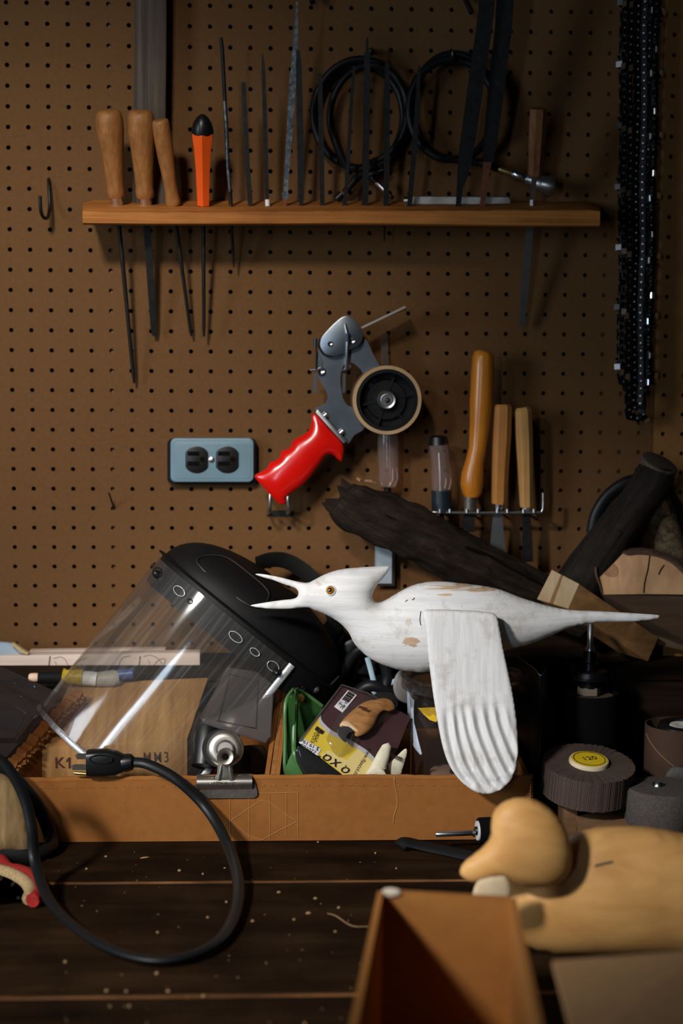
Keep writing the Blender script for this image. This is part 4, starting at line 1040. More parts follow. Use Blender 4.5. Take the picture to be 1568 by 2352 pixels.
for y0, y1, dx in ((1737, 1741, 0), (1762, 1766, -9)):
    q = [P(202, y0 - 6, YP - .005), P(202, y0 + 7, YP - .005), P(176 + dx, y0 + 7, YP - .008), P(172 + dx, y0 - 2, YP - .008), P(178 + dx, y0 - 6, YP - .008)]
    part('prong', prism(q, V((0, .0014, 0))), MT['clip_dark'], cd, smooth=False)
part('ground_pin', rod([(204, 1778, YP - .002, 9), (176, 1776, YP - .002, 9), (169, 1775, YP - .002, 5)], n=10, ref=V((0, 0, 1))), MT['brass'], cd, label='brass ground pin')
def onb(px, py, z): p = PZ(px, py, z); return (p.x, p.y, p.z)
cpts = [tuple(P(300, 1750, YP)), tuple(P(340, 1756, YP - .006)), tuple(P(405, 1790, YP - .012)), tuple(P(475, 1858, YP - .020)), onb(522, 1940, BZ + .020), onb(547, 2030, BZ + .010),
        onb(535, 2110, BZ + .007), onb(490, 2170, BZ + .007), onb(400, 2203, BZ + .007), onb(300, 2196, BZ + .007), onb(200, 2150, BZ + .008), onb(118, 2075, BZ + .012),
        tuple(P(82, 1985, -.415)), tuple(P(73, 1900, -.405)), tuple(P(55, 1830, -.40)), tuple(P(22, 1768, -.40)), tuple(P(-20, 1735, -.40)), tuple(P(-70, 1725, -.40))]
part('cord', tube(vec(cr(cpts, 10)), (.0062, .0042), n=12, ref=V((1, 0, .3))), MT['rubber'], cd)
c2 = [tuple(P(-70, 1745, -.29)), tuple(P(-10, 1755, -.29)), tuple(P(45, 1800, -.288)), tuple(P(92, 1860, -.284)), tuple(P(114, 1915, -.278)), onb(116, 1944, BZ + .009), onb(96, 1956, BZ + .009), onb(40, 1962, BZ + .009), onb(-30, 1962, BZ + .009), onb(-90, 1962, BZ + .009)]
solo('tool_cable', tube(vec(cr(c2, 10)), .0078, n=12), MT['rubber'], 'thicker black cable curving behind the power cord at the left', 'cable')

# ================================================================ BULLDOG CLIP
YC = YT - .002
cl = thing('bulldog_clip', 'worn steel magnetic bulldog clip gripping the tray front edge', 'clip', tuple(P(517, 1830, YC)))
def cx_(x): return 420 + x / 7.84
def cyy(y): return 1660 + y / 7.84
def CP(x, y, Y): return P(cx_(x), cyy(y), Y)
part('magnet', lathe(CP(690, 460, YC + .018), V((0, -.97, .24)), [(0, 42 * .00052), (.006, 42 * .00052)], 40), MT['black'], cl, label='black magnet ring')
part('dome', lathe(CP(760, 470, YC + .012), V((0, -.97, .24)), [(0, 40 * .00052), (.0012, 41 * .00052), (.004, 39 * .00052), (.0062, 33 * .00052), (.0072, 26 * .00052), (.0068, 20 * .00052), (.0055, 19 * .00052)], 40), MT['clip_steel'], cl, label='round steel cup')
part('boss', lathe(CP(765, 480, YC + .006), V((0, -.97, .24)), [(0, 20 * .00052), (.005, 20 * .00052), (.007, 16 * .00052)], 28), MT['clip_steel'], cl)
part('eye', lathe(CP(765, 610, YC - .007), V((0, -.97, .24)), [(0, 19 * .00052), (.003, 19 * .00052), (.0042, 17 * .00052), (.0036, 13.5 * .00052), (.0022, 7 * .00052), (.001, 6 * .00052), (.001, 0)], 32), MT['clip_steel'], cl, ang=45)
part('eye_hole', lathe(CP(765, 610, YC - .0082), V((0, -.97, .24)), [(0, 7.5 * .00052), (.0012, 7.5 * .00052)], 16), MT['void'], cl)
hn = cr([(625, 580), (640, 660), (625, 800), (610, 930), (585, 1040), (925, 1040), (905, 930), (890, 800), (885, 680), (900, 590), (860, 520), (765, 470), (670, 515)], 5, True)
part('handle', prism([CP(x, y, YC - .005) for x, y in hn], V((0, .0022, 0))), MT['clip_steel'], cl, bevel=.0006, ang=30)
for x0, x1, x2 in ((655, 690, 640), (860, 835, 885)):
    part('handle_rib', tube([CP(x1, 770, YC - .0056), CP((x0 + x1) / 2, 880, YC - .0062), CP(x2, 1035, YC - .0056)], [(.0012, .001), (.002, .0012), (.0028, .001)], n=8), MT['clip_steel'], cl)
bar = [CP(248, y, Y) for y, Y in ((930, YC + .010), (960, YC + .002), (1010, YC - .004), (1075, YC - .0065), (1130, YC - .0060), (1190, YC - .003), (1200, YC - .001))]
bar2 = [CP(1248, y, Y) for y, Y in ((915, YC + .010), (950, YC + .002), (1000, YC - .004), (1065, YC - .0065), (1120, YC - .0060), (1180, YC - .003), (1195, YC - .001))]
g = G(); m = len(bar); g.add(bar + bar2 + [p + V((0, .0012, -.0008)) for p in bar] + [p + V((0, .0012, -.0008)) for p in bar2],
      [(i, i + 1, m + i + 1, m + i) for i in range(m - 1)] + [(2 * m + i, 3 * m + i, 3 * m + i + 1, 2 * m + i + 1) for i in range(m - 1)] + [(i, 2 * m + i, 2 * m + i + 1, i + 1) for i in range(m - 1)] + [(m + i, m + i + 1, 3 * m + i + 1, 3 * m + i) for i in range(m - 1)] + [(0, m, 3 * m, 2 * m), (m - 1, 3 * m - 1, 4 * m - 1, 2 * m - 1)])
jw = part('jaw_roll', g, MT['clip_steel'], cl, ang=60)
rn = random.Random(2); g = G()
for k in range(22):
    x = 500 + 22 * k; y = 1085 + rn.uniform(-14, 14)
    g.join(box(CP(x, y, YC - .0066), .0012 + rn.random() * .0012, .0006, .0010 + rn.random() * .0016, Matrix.Rotation(rn.uniform(-.6, .6), 3, 'Y')))
part('embossing', g, MT['clip_steel'], jw, kind='stuff', smooth=False)
part('slot', slab([(cx_(x), cyy(y)) for x, y in ((560, 985), (935, 985), (945, 1015), (920, 1036), (580, 1036), (552, 1010))], YC - .0046, YC - .0042), MT['void'], cl, smooth=False)
jaw = [CP(x, y, YC - .0006) for x, y in ((185, 1150), (250, 1090), (1260, 1080), (1310, 1110), (1345, 1270), (1335, 1320), (1280, 1355), (350, 1365), (200, 1300))]
part('jaw_plate', prism(jaw, V((0, .0014, 0))), MT['clip_dark'], cl, smooth=False, label='dark jaw plate')

# ================================================================ LEFT BLISTER PACK
blm = clear('clear_blister', (0.70, 0.66, 0.66), 0.30, 0.09, 0.035, (.40, .36, .36), fmax=.25)
YB1 = YT + .012
def CB(x, y): return (x / 3.92, 1460 + y / 3.92)

qd = [CB(-350, 170), CB(60, 300), CB(530, 520), CB(470, 640), CB(60, 1090), CB(-350, 1140)]
yb_ = lambda x, y: YB1 + .062 - (y - 1530) / 220 * .078 + x * .00012
def leafq(px, off, th):
    a = [P(x, y, yb_(x, y) + off) for x, y in px]; return prism(a, V((0, th, 0)))
lb = thing('blister_pack', 'empty clear plastic blister pack at the left end of the tray', 'packaging', tuple(P(40, 1740, YB1)))
part('backing_sheet', leafq(qd, 0, .0006), blm, lb, smooth=False)
# raised bubble
ro = [CB(-330, 420), CB(20, 420), CB(390, 610), CB(395, 660), CB(300, 780), CB(150, 960), CB(-330, 960)]
ri = [CB(-330, 470), CB(20, 480), CB(360, 650), CB(355, 670), CB(270, 770), CB(130, 920), CB(-330, 920)]
a = [P(x, y, yb_(x, y) - .0008) for x, y in ro]; b = [P(x, y, yb_(x, y) - .016) for x, y in ri]
n = len(a); g = G().add(a + b, [(i, (i + 1) % n, n + (i + 1) % n, n + i) for i in range(n)] + [tuple(n + i for i in range(n))])
part('bubble', g, blm, lb, bevel=.0022, seg=3, ang=70)
ri2 = [CB(60, 600), CB(210, 680), CB(225, 700), CB(150, 850), CB(20, 800), CB(-200, 760), CB(-200, 620)]
b2 = [P(x, y, yb_(x, y) - .0165) for x, y in ri2]
part('rib', tube(b2, .0012, n=8, closed=True), blm, lb)
part('hang_slot', tube([P(*CB(x, y), yb_(*CB(x, y)) - .0006) for x, y in cr([(120, 405), (150, 385), (200, 392), (250, 425), (300, 445), (320, 480), (290, 470), (230, 450), (150, 440)], 3, True)], .0006, n=6, closed=True), blm, lb)

# ================================================================ CLEAR TUB LID (grey clamshell) behind the visor
clm = clear('clear_clamshell', (0.70, 0.68, 0.68), 0.28, 0.12, 0.12, (.35, .32, .31))
YS = YT + .085
cs = thing('clamshell_box', 'smoky clear plastic hinged box lying tilted beside the cardboard divider', 'box', tuple(P(540, 1705, YS)))
def S5(x, y): return (400 + x / 2.8, 1480 + y / 2.8)
out_ = [S5(345, 150), S5(640, 190), S5(615, 590), S5(590, 630), S5(190, 505), S5(172, 470)]
mid_ = [S5(355, 190), S5(535, 240), S5(520, 540), S5(280, 490)]
ys = lambda x, y: YS - (y - 1540) / 170 * .045
a = [P(x, y, ys(x, y)) for x, y in out_]; part('tray_shell', prism(a, V((0, .030, -.006))), clm, cs, bevel=.002)
part('lid', prism([p + V((0, -.0018, .0004)) for p in a], V((0, .0014, 0))), clm, cs, smooth=False)
b = [P(x, y, ys(x, y) - .002) for x, y in mid_]
part('raised_rim', tube(vec(cr([tuple(q) for q in b], 1, True)), .0016, n=8, closed=True), clm, cs)
part('rim', tube(a, .0016, n=8, closed=True), clm, cs)
g = [P(x, y, ys(x, y) + .004) for x, y in mid_]
part('base_panel', prism(g, V((0, .003, 0))), clear('smoky_panel', (.6, .58, .58), .15, .2, .25, (.25, .23, .22)), cs, smooth=False)
# dark lumpy contents behind the clip
solo('black_tube', rod([(468, 1760, YT + .045, 60), (476, 1690, YT + .062, 76), (480, 1640, YT + .075, 50)], n=16), MT['black'], 'black tube standing behind the bulldog clip', 'tube')
g = inflate([(540, 1720), (600, 1712), (612, 1740), (606, 1800), (540, 1800), (525, 1760)], YT + .055, k=.5, step=4)
solo('dark_wood_scrap', g, MT['ply'], 'dark wood offcut under the smoky clear box', 'offcut')

# ================================================================ GREEN CONTAINER
gm = clear('green_translucent', (0.08, 0.26, 0.07), 0.25, 0.12, 0.30, (.07, .21, .055))
gm2 = plain('green_plastic_rim', (0.062, 0.165, 0.048), .3, var=.2, scale=40, bmp=0, spec=.5)
YG = YT + .030
gc = thing('green_tub', 'translucent green plastic tub standing against the divider', 'tub', tuple(P(690, 1780, YG)))
def S2(x, y): return (640 + x / 4.9, 1540 + y / 4.9)
def gq(px, Y): return [P(*S2(x, y), Y) for x, y in px]
b_in = gq([(160, 215), (330, 285), (500, 400), (420, 900), (330, 1180), (60, 1180), (190, 800)], YG + .05)
part('side_wall', hexa(gq([(75, 360), (140, 230), (190, 215), (175, 760)], YG + .03), [p + V((0.004, .012, 0)) for p in gq([(75, 360), (140, 230), (190, 215), (175, 760)], YG + .03)]), gm2, gc, smooth=False)
part('side_wall', prism(gq([(72, 370), (135, 300), (182, 300), (180, 760), (170, 930), (30, 1200), (25, 1190)], YG + .012), V((0, .0016, 0))), gm, gc, smooth=False)
part('back_wall', prism(gq([(185, 215), (260, 235), (490, 400), (470, 560), (330, 1190), (180, 1190)], YG + .060), V((0, .0016, 0))), gm, gc, smooth=False)
part('rim', tube([P(*S2(x, y), YG + q) for x, y, q in cr([(60, 1190, -.002), (72, 800, .006), (76, 380, .012), (145, 235, .028), (190, 215, .045), (300, 262, .055), (490, 400, .06)], 4)], .0022, n=8), gm2, gc)
part('front_lip', prism(gq([(40, 1190), (110, 1010), (150, 920), (175, 960), (260, 1090), (300, 1165), (290, 1200)], YG - .004), V((0, .004, 0))), gm2, gc, bevel=.0008)
part('rim', tube([P(*S2(x, y), YG + q) for x, y, q in cr([(190, 220, .045), (178, 500, .02), (172, 800, .008), (180, 940, -.002), (250, 1080, -.004), (300, 1170, -.004)], 4)], .0030, n=8), gm2, gc)
solo('amber_lump', inflate([S2(*q) for q in ((190, 290), (240, 265), (290, 290), (280, 340), (230, 370), (190, 350))], YG + .052, k=.5, step=2), plain('amber_brown', (.30, .17, .02), .5), 'small amber brown lump inside the green tub', 'lump')

# ================================================================ BLISTER CARD WITH CARVING TOOL
o_ = P(689, 1701, YT + .030); u_ = P(783, 1577, YT + .085) - o_; v_ = P(950, 1660, YT + .100) - P(783, 1577, YT + .085)
v_ = P(862, 1800, YT + .024) - o_
cn = u_.cross(v_).normalized()
if cn.y > 0: cn = -cn
def CPP(x, y, off=0): q = S2(x, y); return PP(q[0], q[1], o_, cn, off)
pk = thing('tool_blister_pack', 'maroon and yellow blister card holding a small wooden-handled carving knife', 'packaging', tuple(P(800, 1780, YT + .03)))
maroon = plain('maroon_print', (0.050, 0.021, 0.024), .45, bmp=0); yel = plain('yellow_print_card', (0.62, 0.45, 0.045), .45, var=.06, bmp=0)
pyel = plain('pale_yellow_print', (0.66, 0.52, 0.20), .45, var=.06, bmp=0); gry = plain('grey_print', (0.42, 0.40, 0.41), .45, bmp=0); wht = plain('white_print', (0.62, 0.62, 0.65), .5, bmp=0)
blk = plain('black_print', (0.020, 0.012, 0.012), .5, bmp=0)
def card_poly(name, px, mat, off, th=.0003, par=pk, label=None):
    a = [CPP(x, y, off) for x, y in px]; return part(name, prism(a, cn * -th), mat, par, smooth=False, label=label)
cardp = card_poly('card', [(235, 790), (490, 450), (700, 180), (980, 270), (1290, 420), (1480, 520), (1330, 900), (1080, 1290), (860, 1290)], maroon, 0, .0012)
crv = [tuple(q) for q in cr([(470, 500), (480, 560), (530, 620), (600, 680), (740, 750), (880, 830), (1000, 910), (1085, 1000), (1100, 1060)], 4)]
crv2 = [(x - 22, y + 40) for x, y in crv]
card_poly('printed_band', [(455, 520)] + [(q[0] - 6, q[1] + 26) for q in crv] + [(1000, 1290), (850, 1290), (700, 1160), (232, 800)], yel, .0003, par=cardp, label='yellow printed area')
card_poly('printed_band', crv + crv2[::-1], gry, .0007, par=cardp, label='grey curved stripe')
card_poly('printed_band', [(470, 950), (560, 900), (760, 1010), (900, 880), (1060, 1040), (1040, 1290), (850, 1290), (700, 1150)], pyel, .0006, par=cardp, label='pale yellow printed area')
card_poly('price_label', [(222, 815), (262, 762), (475, 888), (430, 962)], wht, .0010, par=cardp, label='white price label')
rd = CPP(250, 800) - CPP(440, 905); upt = CPP(340, 960) - CPP(385, 820)
for s, x, y in (('$ 19.19\u00a2', 348, 838), ('220105', 330, 888)):
    part('lettering', text_geo(s, CPP(x, y, .0011), rd, upt, .0068, .0003), blk, cardp, smooth=False)
card_poly('barcode_label', [(620, 410), (775, 225), (875, 280), (715, 478)], wht, .0010, par=cardp, label='white barcode label')
for k in range(11):
    f = k / 10; w = (.35, .7, .4, .9, .3, .6, .8, .35, .9, .5, .7)[k]
    x0, y0 = 705 + (775 - 705) * f, 330 - 85 * f
    card_poly('barcode_bar', [(x0, y0), (x0 + 3 + 5 * w, y0 - 4 - 6 * w), (x0 + 78 + 5 * w, y0 + 36 - 6 * w), (x0 + 75, y0 + 40)], blk, .0014, par=cardp)
for (x, y), s in (((740, 385), '46 46'), ((705, 415), '2C'), ((682, 375), '181')):
    part('lettering', text_geo(s, CPP(x, y, .0014), CPP(700, 440) - CPP(760, 350), CPP(740, 420) - CPP(700, 398), .0052, .0003), blk, cardp, smooth=False)
lg = card_poly('logo', [(400, 665), (428, 628), (512, 690), (486, 724)], blk, .0010, par=cardp, label='black box logo')
card_poly('logo_stroke', [(462, 668), (470, 655), (446, 690), (432, 700)], yel, .0014, par=cardp)
for s, x, y, z in (('flexcut', 436, 742, .0062), ('TOOLS', 395, 745, .0056)):
    part('lettering', text_geo(s, CPP(x, y, .0011), CPP(420, 800) - CPP(455, 715), CPP(490, 760) - CPP(420, 730), z, .0003), blk, cardp, smooth=False)
part('lettering', text_geo('www.flexcut.com', CPP(925, 1055, .0011), CPP(885, 1130) - CPP(972, 980), CPP(960, 1070) - CPP(900, 1040), .0066, .0003, shear=.2), blk, cardp, smooth=False)
dv = (CPP(860, 1160) - CPP(460, 925)).normalized(); dn = cn.cross(dv)
for s, x, y, z in (('o', 530, 968, .019), ('x', 625, 1025, .020), ('o', 735, 1105, .019), ('.', 468, 930, .02), ('.', 540, 920, .014), ('.', 645, 975, .014), ('.', 760, 1050, .014), ('.', 815, 1150, .02)):
    part('lettering', text_geo(s, CPP(x, y, .0011), dv, dn if dn.z > 0 else -dn, z, .0003, shear=.4), blk, cardp, smooth=False)
knife_y = lambda x, y: PP(x, y, o_, cn, .012).y
kn = thing('carving_knife', 'small carving knife with curved wooden handle sealed in the blister card', 'knife', tuple(CPP(900, 560, .012)))
part('handle', inflate([S2(*q) for q in ((680, 618), (720, 560), (800, 480), (900, 395), (1000, 345), (1100, 328), (1180, 312), (1260, 335), (1302, 385), (1295, 432), (1240, 455), (1185, 448), (1130, 490), (1100, 555), (1060, 625), (1000, 692), (920, 733), (860, 735), (845, 690), (790, 652), (710, 640))], 0, k=.8, step=1.8, n=4, yfun=knife_y),
     wood('knife_handle_wood', (0.24, 0.10, 0.032), (0.50, 0.25, 0.09), (40, 120, 120), rough=.4, bmp=.1), kn)
part('handle_tip', inflate([S2(*q) for q in ((688, 615), (730, 568), (800, 575), (890, 620), (920, 655), (900, 690), (850, 680), (800, 640), (735, 625))], 0, k=.8, step=1.8, n=4, yfun=lambda x, y: knife_y(x, y) - .0045), plain('bare_cut_wood', (.66, .45, .27), .6), kn, label='pale bare cut end')
part('blade', inflate([S2(*q) for q in ((665, 655), (740, 628), (800, 640), (855, 688), (800, 695), (765, 740), (755, 810), (700, 770), (660, 710))], 0, k=.25, step=1.8, n=3, yfun=lambda x, y: knife_y(x, y) - .006), plain('dark_blade_cover', (.05, .05, .05), .5, .3), kn)
part('maker_stamp', prism([PP(*S2(x, y), o_, cn, .0215) for x, y in ((828, 490), (845, 472), (938, 500), (920, 525))], cn * -.0008), plain('stamp_brown', (.07, .02, .016), .6), kn, smooth=False)
bubm = clear('clear_bubble', (.95, .94, .92), .30, .07, .015)
part('bubble', inflate([S2(*q) for q in ((545, 800), (540, 745), (600, 640), (700, 480), (870, 345), (1030, 262), (1200, 242), (1310, 285), (1335, 390), (1250, 500), (1120, 620), (920, 735), (880, 830), (760, 930), (650, 960))], 0, k=.62, kb=.02, step=2.4, n=4, yfun=lambda x, y: PP(x, y, o_, cn, .002).y), bubm, pk, label='clear raised bubble')
part('seal_edge', tube([CPP(x, y, .002) for x, y in ((230, 800), (490, 450), (705, 170), (990, 262), (1300, 420))], .0012, n=6), clm, pk)
# second clear pack below the card
p2 = thing('blister_pack', 'clear blister pack lying dark under the maroon card', 'packaging', tuple(P(720, 1780, YT + .02)))
g = inflate([S2(*q) for q in ((185, 960), (215, 850), (260, 870), (430, 970), (620, 1090), (700, 1190), (560, 1240), (330, 1230), (230, 1090))], YT + .024, k=.5, step=2.2, n=4)
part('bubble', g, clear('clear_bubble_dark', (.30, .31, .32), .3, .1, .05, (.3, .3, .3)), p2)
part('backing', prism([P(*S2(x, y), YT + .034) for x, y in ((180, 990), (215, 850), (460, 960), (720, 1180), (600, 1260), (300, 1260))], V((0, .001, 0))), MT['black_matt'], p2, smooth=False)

# ================================================================ PAPER ROLLS
cream = plain('cream_paper', (0.60, 0.55, 0.41), .8, var=.12, scale=120, bmp=.3)
pr1 = solo('paper_roll', rod([(856, 1790, YT + .026, 40), (868, 1765, YT + .030, 36), (880, 1735, YT + .036, 30), (888, 1714, YT + .042, 22), (886, 1708, YT + .043, 16)], n=14, thick=.7), cream, 'crumpled cream paper roll standing in the tray next to the jar', 'paper')
part('crinkle', tube([P(866 + k * 5, 1772 - k * 2, YT + .0175) for k in range(5)], .0006, n=5), plain('paper_line', (.30, .27, .2), .8), pr1)
pr2 = solo('paper_roll', inflate([S2(*q) for q in ((1170, 1110), (1280, 1010), (1420, 880), (1442, 930), (1400, 1080), (1350, 1190), (1180, 1200))], YT + .040, k=.35, step=2.5, n=3), cream, 'flattened cream paper leaning behind the crumpled roll', 'paper')
for k in range(4):
    part('printed_line', tube([P(*S2(1265 + 42 * q, 935 + 12 * k + q * 18), YT + .034 - .001 * k) for q in range(4)], (.0004, .0003), n=5), blk, pr2)
solo('paper_scrap', inflate([S2(*q) for q in ((1010, 1150), (1060, 1110), (1150, 1105), (1200, 1150), (1200, 1200), (1000, 1200))], YT + .018, k=.4, step=2.5, n=3), cream, 'torn cream paper scrap at the tray front edge', 'paper')

# ================================================================ BIG CLEAR JAR
YJ = -.150
jm = clear('clear_jar', (0.80, 0.77, 0.75), 0.28, 0.07, 0.03, (.35, .32, .3))
jz = 1.078; jc = V((P(1066, 1600, YJ).x, YJ, BZ + .0052)); JH = jz - BZ - .0052
s_ = .00052
jr = thing('plastic_jar', 'big clear plastic jar with a lid under the white bird', 'jar', tuple(jc))
R0 = 127 * s_
part('body', lathe(jc, V((0, 0, 1)), [(0, R0 * .93), (.004, R0 * .98), (.02, R0), (JH * .72, R0), (JH * .80, R0 * 1.02), (JH * .86, R0 * .97), (JH * .9, R0 * .97)], 48), jm, jr, ang=50)
lid = part('lid', lathe(jc + V((0, 0, JH * .86)), V((0, 0, 1)), [(0, R0 * 1.10), (.003, R0 * 1.17), (.008, R0 * 1.18), (.0155, R0 * 1.15), (.018, R0 * 1.08), (.016, R0 * 1.0), (.012, R0 * .97), (.012, 0)], 48), jm, jr, ang=40)
part('lid_ring', tube([jc + V((R0 * 1.165 * math.cos(a), R0 * 1.165 * math.sin(a), JH * .86 + .0165)) for a in [k * math.pi / 24 for k in range(48)]], .0012, n=6, closed=True), jm, lid)
def on_jar(px, py, k=1.004):
    d = ray(px, py); o = EYE - jc; a = d.x ** 2 + d.y ** 2; b_ = 2 * (o.x * d.x + o.y * d.y); c_ = o.x ** 2 + o.y ** 2 - (R0 * k) ** 2
    t = (-b_ - math.sqrt(max(0, b_ * b_ - 4 * a * c_))) / (2 * a); return EYE + d * t
def jar_strip(name, L, Rr, mat, label):
    g = G(); vs = []
    for a, b_ in zip(L, Rr):
        for f in (0, .34, .67, 1): vs.append(on_jar(a[0] + (b_[0] - a[0]) * f, a[1] + (b_[1] - a[1]) * f, 1.006))
    for a, b_ in zip(L, Rr):
        for f in (0, .34, .67, 1): vs.append(on_jar(a[0] + (b_[0] - a[0]) * f, a[1] + (b_[1] - a[1]) * f, 1.001))
    n = len(L); fs = []
    for o2 in (0, n * 4):
        for i in range(n - 1):
            for j in range(3): fs.append((o2 + i * 4 + j, o2 + i * 4 + j + 1, o2 + i * 4 + 5 + j, o2 + i * 4 + 4 + j))
    for i in range(n - 1):
        for j in (0, 3): fs.append((i * 4 + j, (i + 1) * 4 + j, n * 4 + (i + 1) * 4 + j, n * 4 + i * 4 + j))
    return part(name, g.add(vs, fs), mat, jr, label=label)
def S6(x, y): return (880 + x / 4.126, 1500 + y / 4.126)
Lp = [S6(*q) for q in ((206, 330), (212, 380), (220, 440), (230, 560), (235, 700), (245, 800), (275, 870), (310, 920), (352, 965))]
Rp = [S6(*q) for q in ((212, 330), (250, 400), (292, 450), (285, 560), (290, 660), (312, 740), (325, 800), (345, 880), (366, 955))]
jar_strip('torn_label', [(max(x, 934.5), y) for x, y in Lp], [(max(x, 935.5), y) for x, y in Rp], plain('pale_blue_label', (.52, .60, .70), .6, bmp=.05), 'torn pale blue paper label')
jar_strip('price_label', [S6(*q) for q in ((325, 520), (380, 580), (440, 635), (500, 655))], [S6(*q) for q in ((480, 514), (510, 514), (540, 514), (560, 560))], plain('yellow_label', (.55, .35, .01), .5, bmp=0), 'yellow label')
jar_strip('label_mark', [S6(228, 428), S6(226, 465)], [S6(240, 430), S6(240, 468)], blk, None)
for k, (z, dx) in enumerate(((.060, -.022), (.092, -.018))):
    o = solo('wooden_disc', lathe(jc + V((dx, -.018, z - .05)), V((0.06, -.10, 1)), [(0, .024), (.001, .0255), (.007, .0255), (.008, .024)], 28), plain('disc_wood%d' % k, (.36, .24, .18), .7), ('lower' if k == 0 else 'upper') + ' round wooden wheel lying inside the clear jar', 'wheel', 'wooden wheels in the jar')
    part('axle_pin', lathe(jc + V((dx + .002, -.022, z - .042)), V((0.06, -.10, 1)), [(0, .0035), (.006, .0025), (.0065, 0)], 10), MT['black'], o)
solo('black_base_ring', lathe(jc + V((-.02, -.01, .002)), V((0, 0, 1)), [(0, .036), (.020, .036), (.022, .030)], 28), MT['black'], 'black round tin at the bottom of the clear jar', 'tin')
solo('grey_disc', lathe(P(934, 1573, -.118), V((.55, -.8, .1)), [(0, .0210), (.001, .0225), (.005, .0225), (.006, .021)], 32), plain('felt_grey', (.24, .22, .205), .8), 'grey felt disc wedged behind the jar lid', 'disc')
# clutter behind the bird's neck
YQ = -.105
for L, r, lb_ in (([(770, 1580), (800, 1520), (830, 1490), (870, 1500), (890, 1550), (880, 1590)], .0075, 'black coiled cable behind the neck of the white bird'), ([(720, 1590), (760, 1620), (810, 1600), (850, 1575), (905, 1590)], .0085, 'black bent hose lying over the tray back behind the blister card')):
    solo('black_cable', tube([P(x, y, YQ + .012 * math.sin(x * .02)) for x, y in cr(L, 8)], r, n=12), MT['rubber'], lb_, 'cable')
gg = solo('safety_goggles', inflate([(770, 1500), (800, 1470), (840, 1462), (880, 1480), (905, 1520), (900, 1570), (860, 1580), (820, 1560), (785, 1550)], -.082, k=.3, step=3, n=4), MT['black'], 'black goggle-like lump in the shadow below the neck of the white bird', 'goggles')
part('lens', inflate([(800, 1500), (830, 1490), (860, 1505), (870, 1535), (840, 1550), (810, 1540)], -.096, k=.3, step=3, n=4), clear('dark_lens', (.15, .15, .16), .3, .05, .02), gg)
lblue = plain('pale_blue_wire', (.36, .50, .58), .4, bmp=0)
sw = thing('blue_strap', 'thin pale blue strap crossing the dark clutter below the bird neck', 'strap', tuple(P(870, 1590, YQ - .01)))
part('strand', tube(pxline([(843, 1510, YQ - .012), (850, 1535, YQ - .013), (858, 1566, YQ - .014)]), (.0032, .0012), n=8), lblue, sw)
part('strand', tube(pxline([(855, 1592, YQ - .016), (870, 1582, YQ - .016), (890, 1572, YQ - .015), (912, 1562, YQ - .014)]), (.0032, .0012), n=8, ref=V((0, 0, 1))), lblue, sw)
# ================================================================ WHITE CARVED BIRD
def spot_mask(t, center, rad, org, nscale=(30, 30, 200)):
    """1 inside an uneven ellipsoid at a world point (object space = world - origin)"""
    tc = t.nodes.new('ShaderNodeTexCoord'); c = center - org
    sub = t.nodes.new('ShaderNodeVectorMath'); sub.operation = 'SUBTRACT'; lk(t, tc.outputs['Object'], sub.inputs[0]); sub.inputs[1].default_value = c
    dv = t.nodes.new('ShaderNodeVectorMath'); dv.operation = 'DIVIDE'; lk(t, sub.outputs[0], dv.inputs[0]); dv.inputs[1].default_value = rad
    ln = t.nodes.new('ShaderNodeVectorMath'); ln.operation = 'LENGTH'; lk(t, dv.outputs[0], ln.inputs[0])
    f = noise(t, coord(t, 'Object', nscale), 1.0, 4, .65)
    s = math_(t, 'ADD', ln.outputs['Value'], math_(t, 'MULTIPLY', math_(t, 'SUBTRACT', f, 0.5), 2.6))
    return math_(t, 'SUBTRACT', 1.0, math_(t, 'SMOOTH_MIN', math_(t, 'MAXIMUM', math_(t, 'MULTIPLY', math_(t, 'SUBTRACT', s, 0.85), 6.0), 0.0), 1.0, 0.05))
YBD = -.212
outl = [(586, 1319), (600, 1318), (640, 1325), (680, 1335), (706, 1339), (722, 1332), (745, 1320), (775, 1310), (810, 1305), (850, 1302), (890, 1300), (894, 1305), (884, 1322), (868, 1340), (857, 1358), (855, 1372), (862, 1382), (874, 1384), (890, 1377), (915, 1362), (945, 1347), (975, 1339), (1010, 1336), (1060, 1341), (1110, 1347), (1150, 1355), (1200, 1374), (1260, 1392), (1310, 1401), (1380, 1404), (1450, 1408), (1508, 1412), (1514, 1416), (1508, 1421), (1470, 1426), (1420, 1428), (1360, 1430), (1310, 1440), (1270, 1456), (1220, 1476), (1165, 1490), (1100, 1512), (1040, 1532), (980, 1541), (930, 1539), (880, 1526), (845, 1508), (815, 1480), (800, 1452), (780, 1430), (750, 1412), (720, 1400), (706, 1394), (680, 1397), (640, 1399), (605, 1397), (580, 1393), (576, 1390), (590, 1387), (620, 1382), (650, 1378), (675, 1375), (684, 1368), (684, 1358), (676, 1350), (655, 1343), (625, 1332), (600, 1325)]
bird_g = inflate(outl, YBD, k=.86, step=3.6, n=4, it=1500)
borg = base_of(bird_g)
m, t, b = nt('white_paint_on_wood')
f = noise(t, coord(t, 'Object', (14, 60, 190)), 1.0, 5, .65); f3 = noise(t, coord(t, 'Object', (1, 1, 1)), 36, 5, .7)
base = ramp(t, f, [(0.28, (.60, .60, .60)), (0.62, (.74, .735, .73))])
spk = ramp(t, f3, [(0.33, (.80, .77, .72)), (0.46, (1, 1, 1))])
base = mixc(t, 1.0, base, spk, 'MULTIPLY')
brown = ramp(t, f, [(0.3, (.33, .19, .09)), (0.7, (.60, .40, .22))])
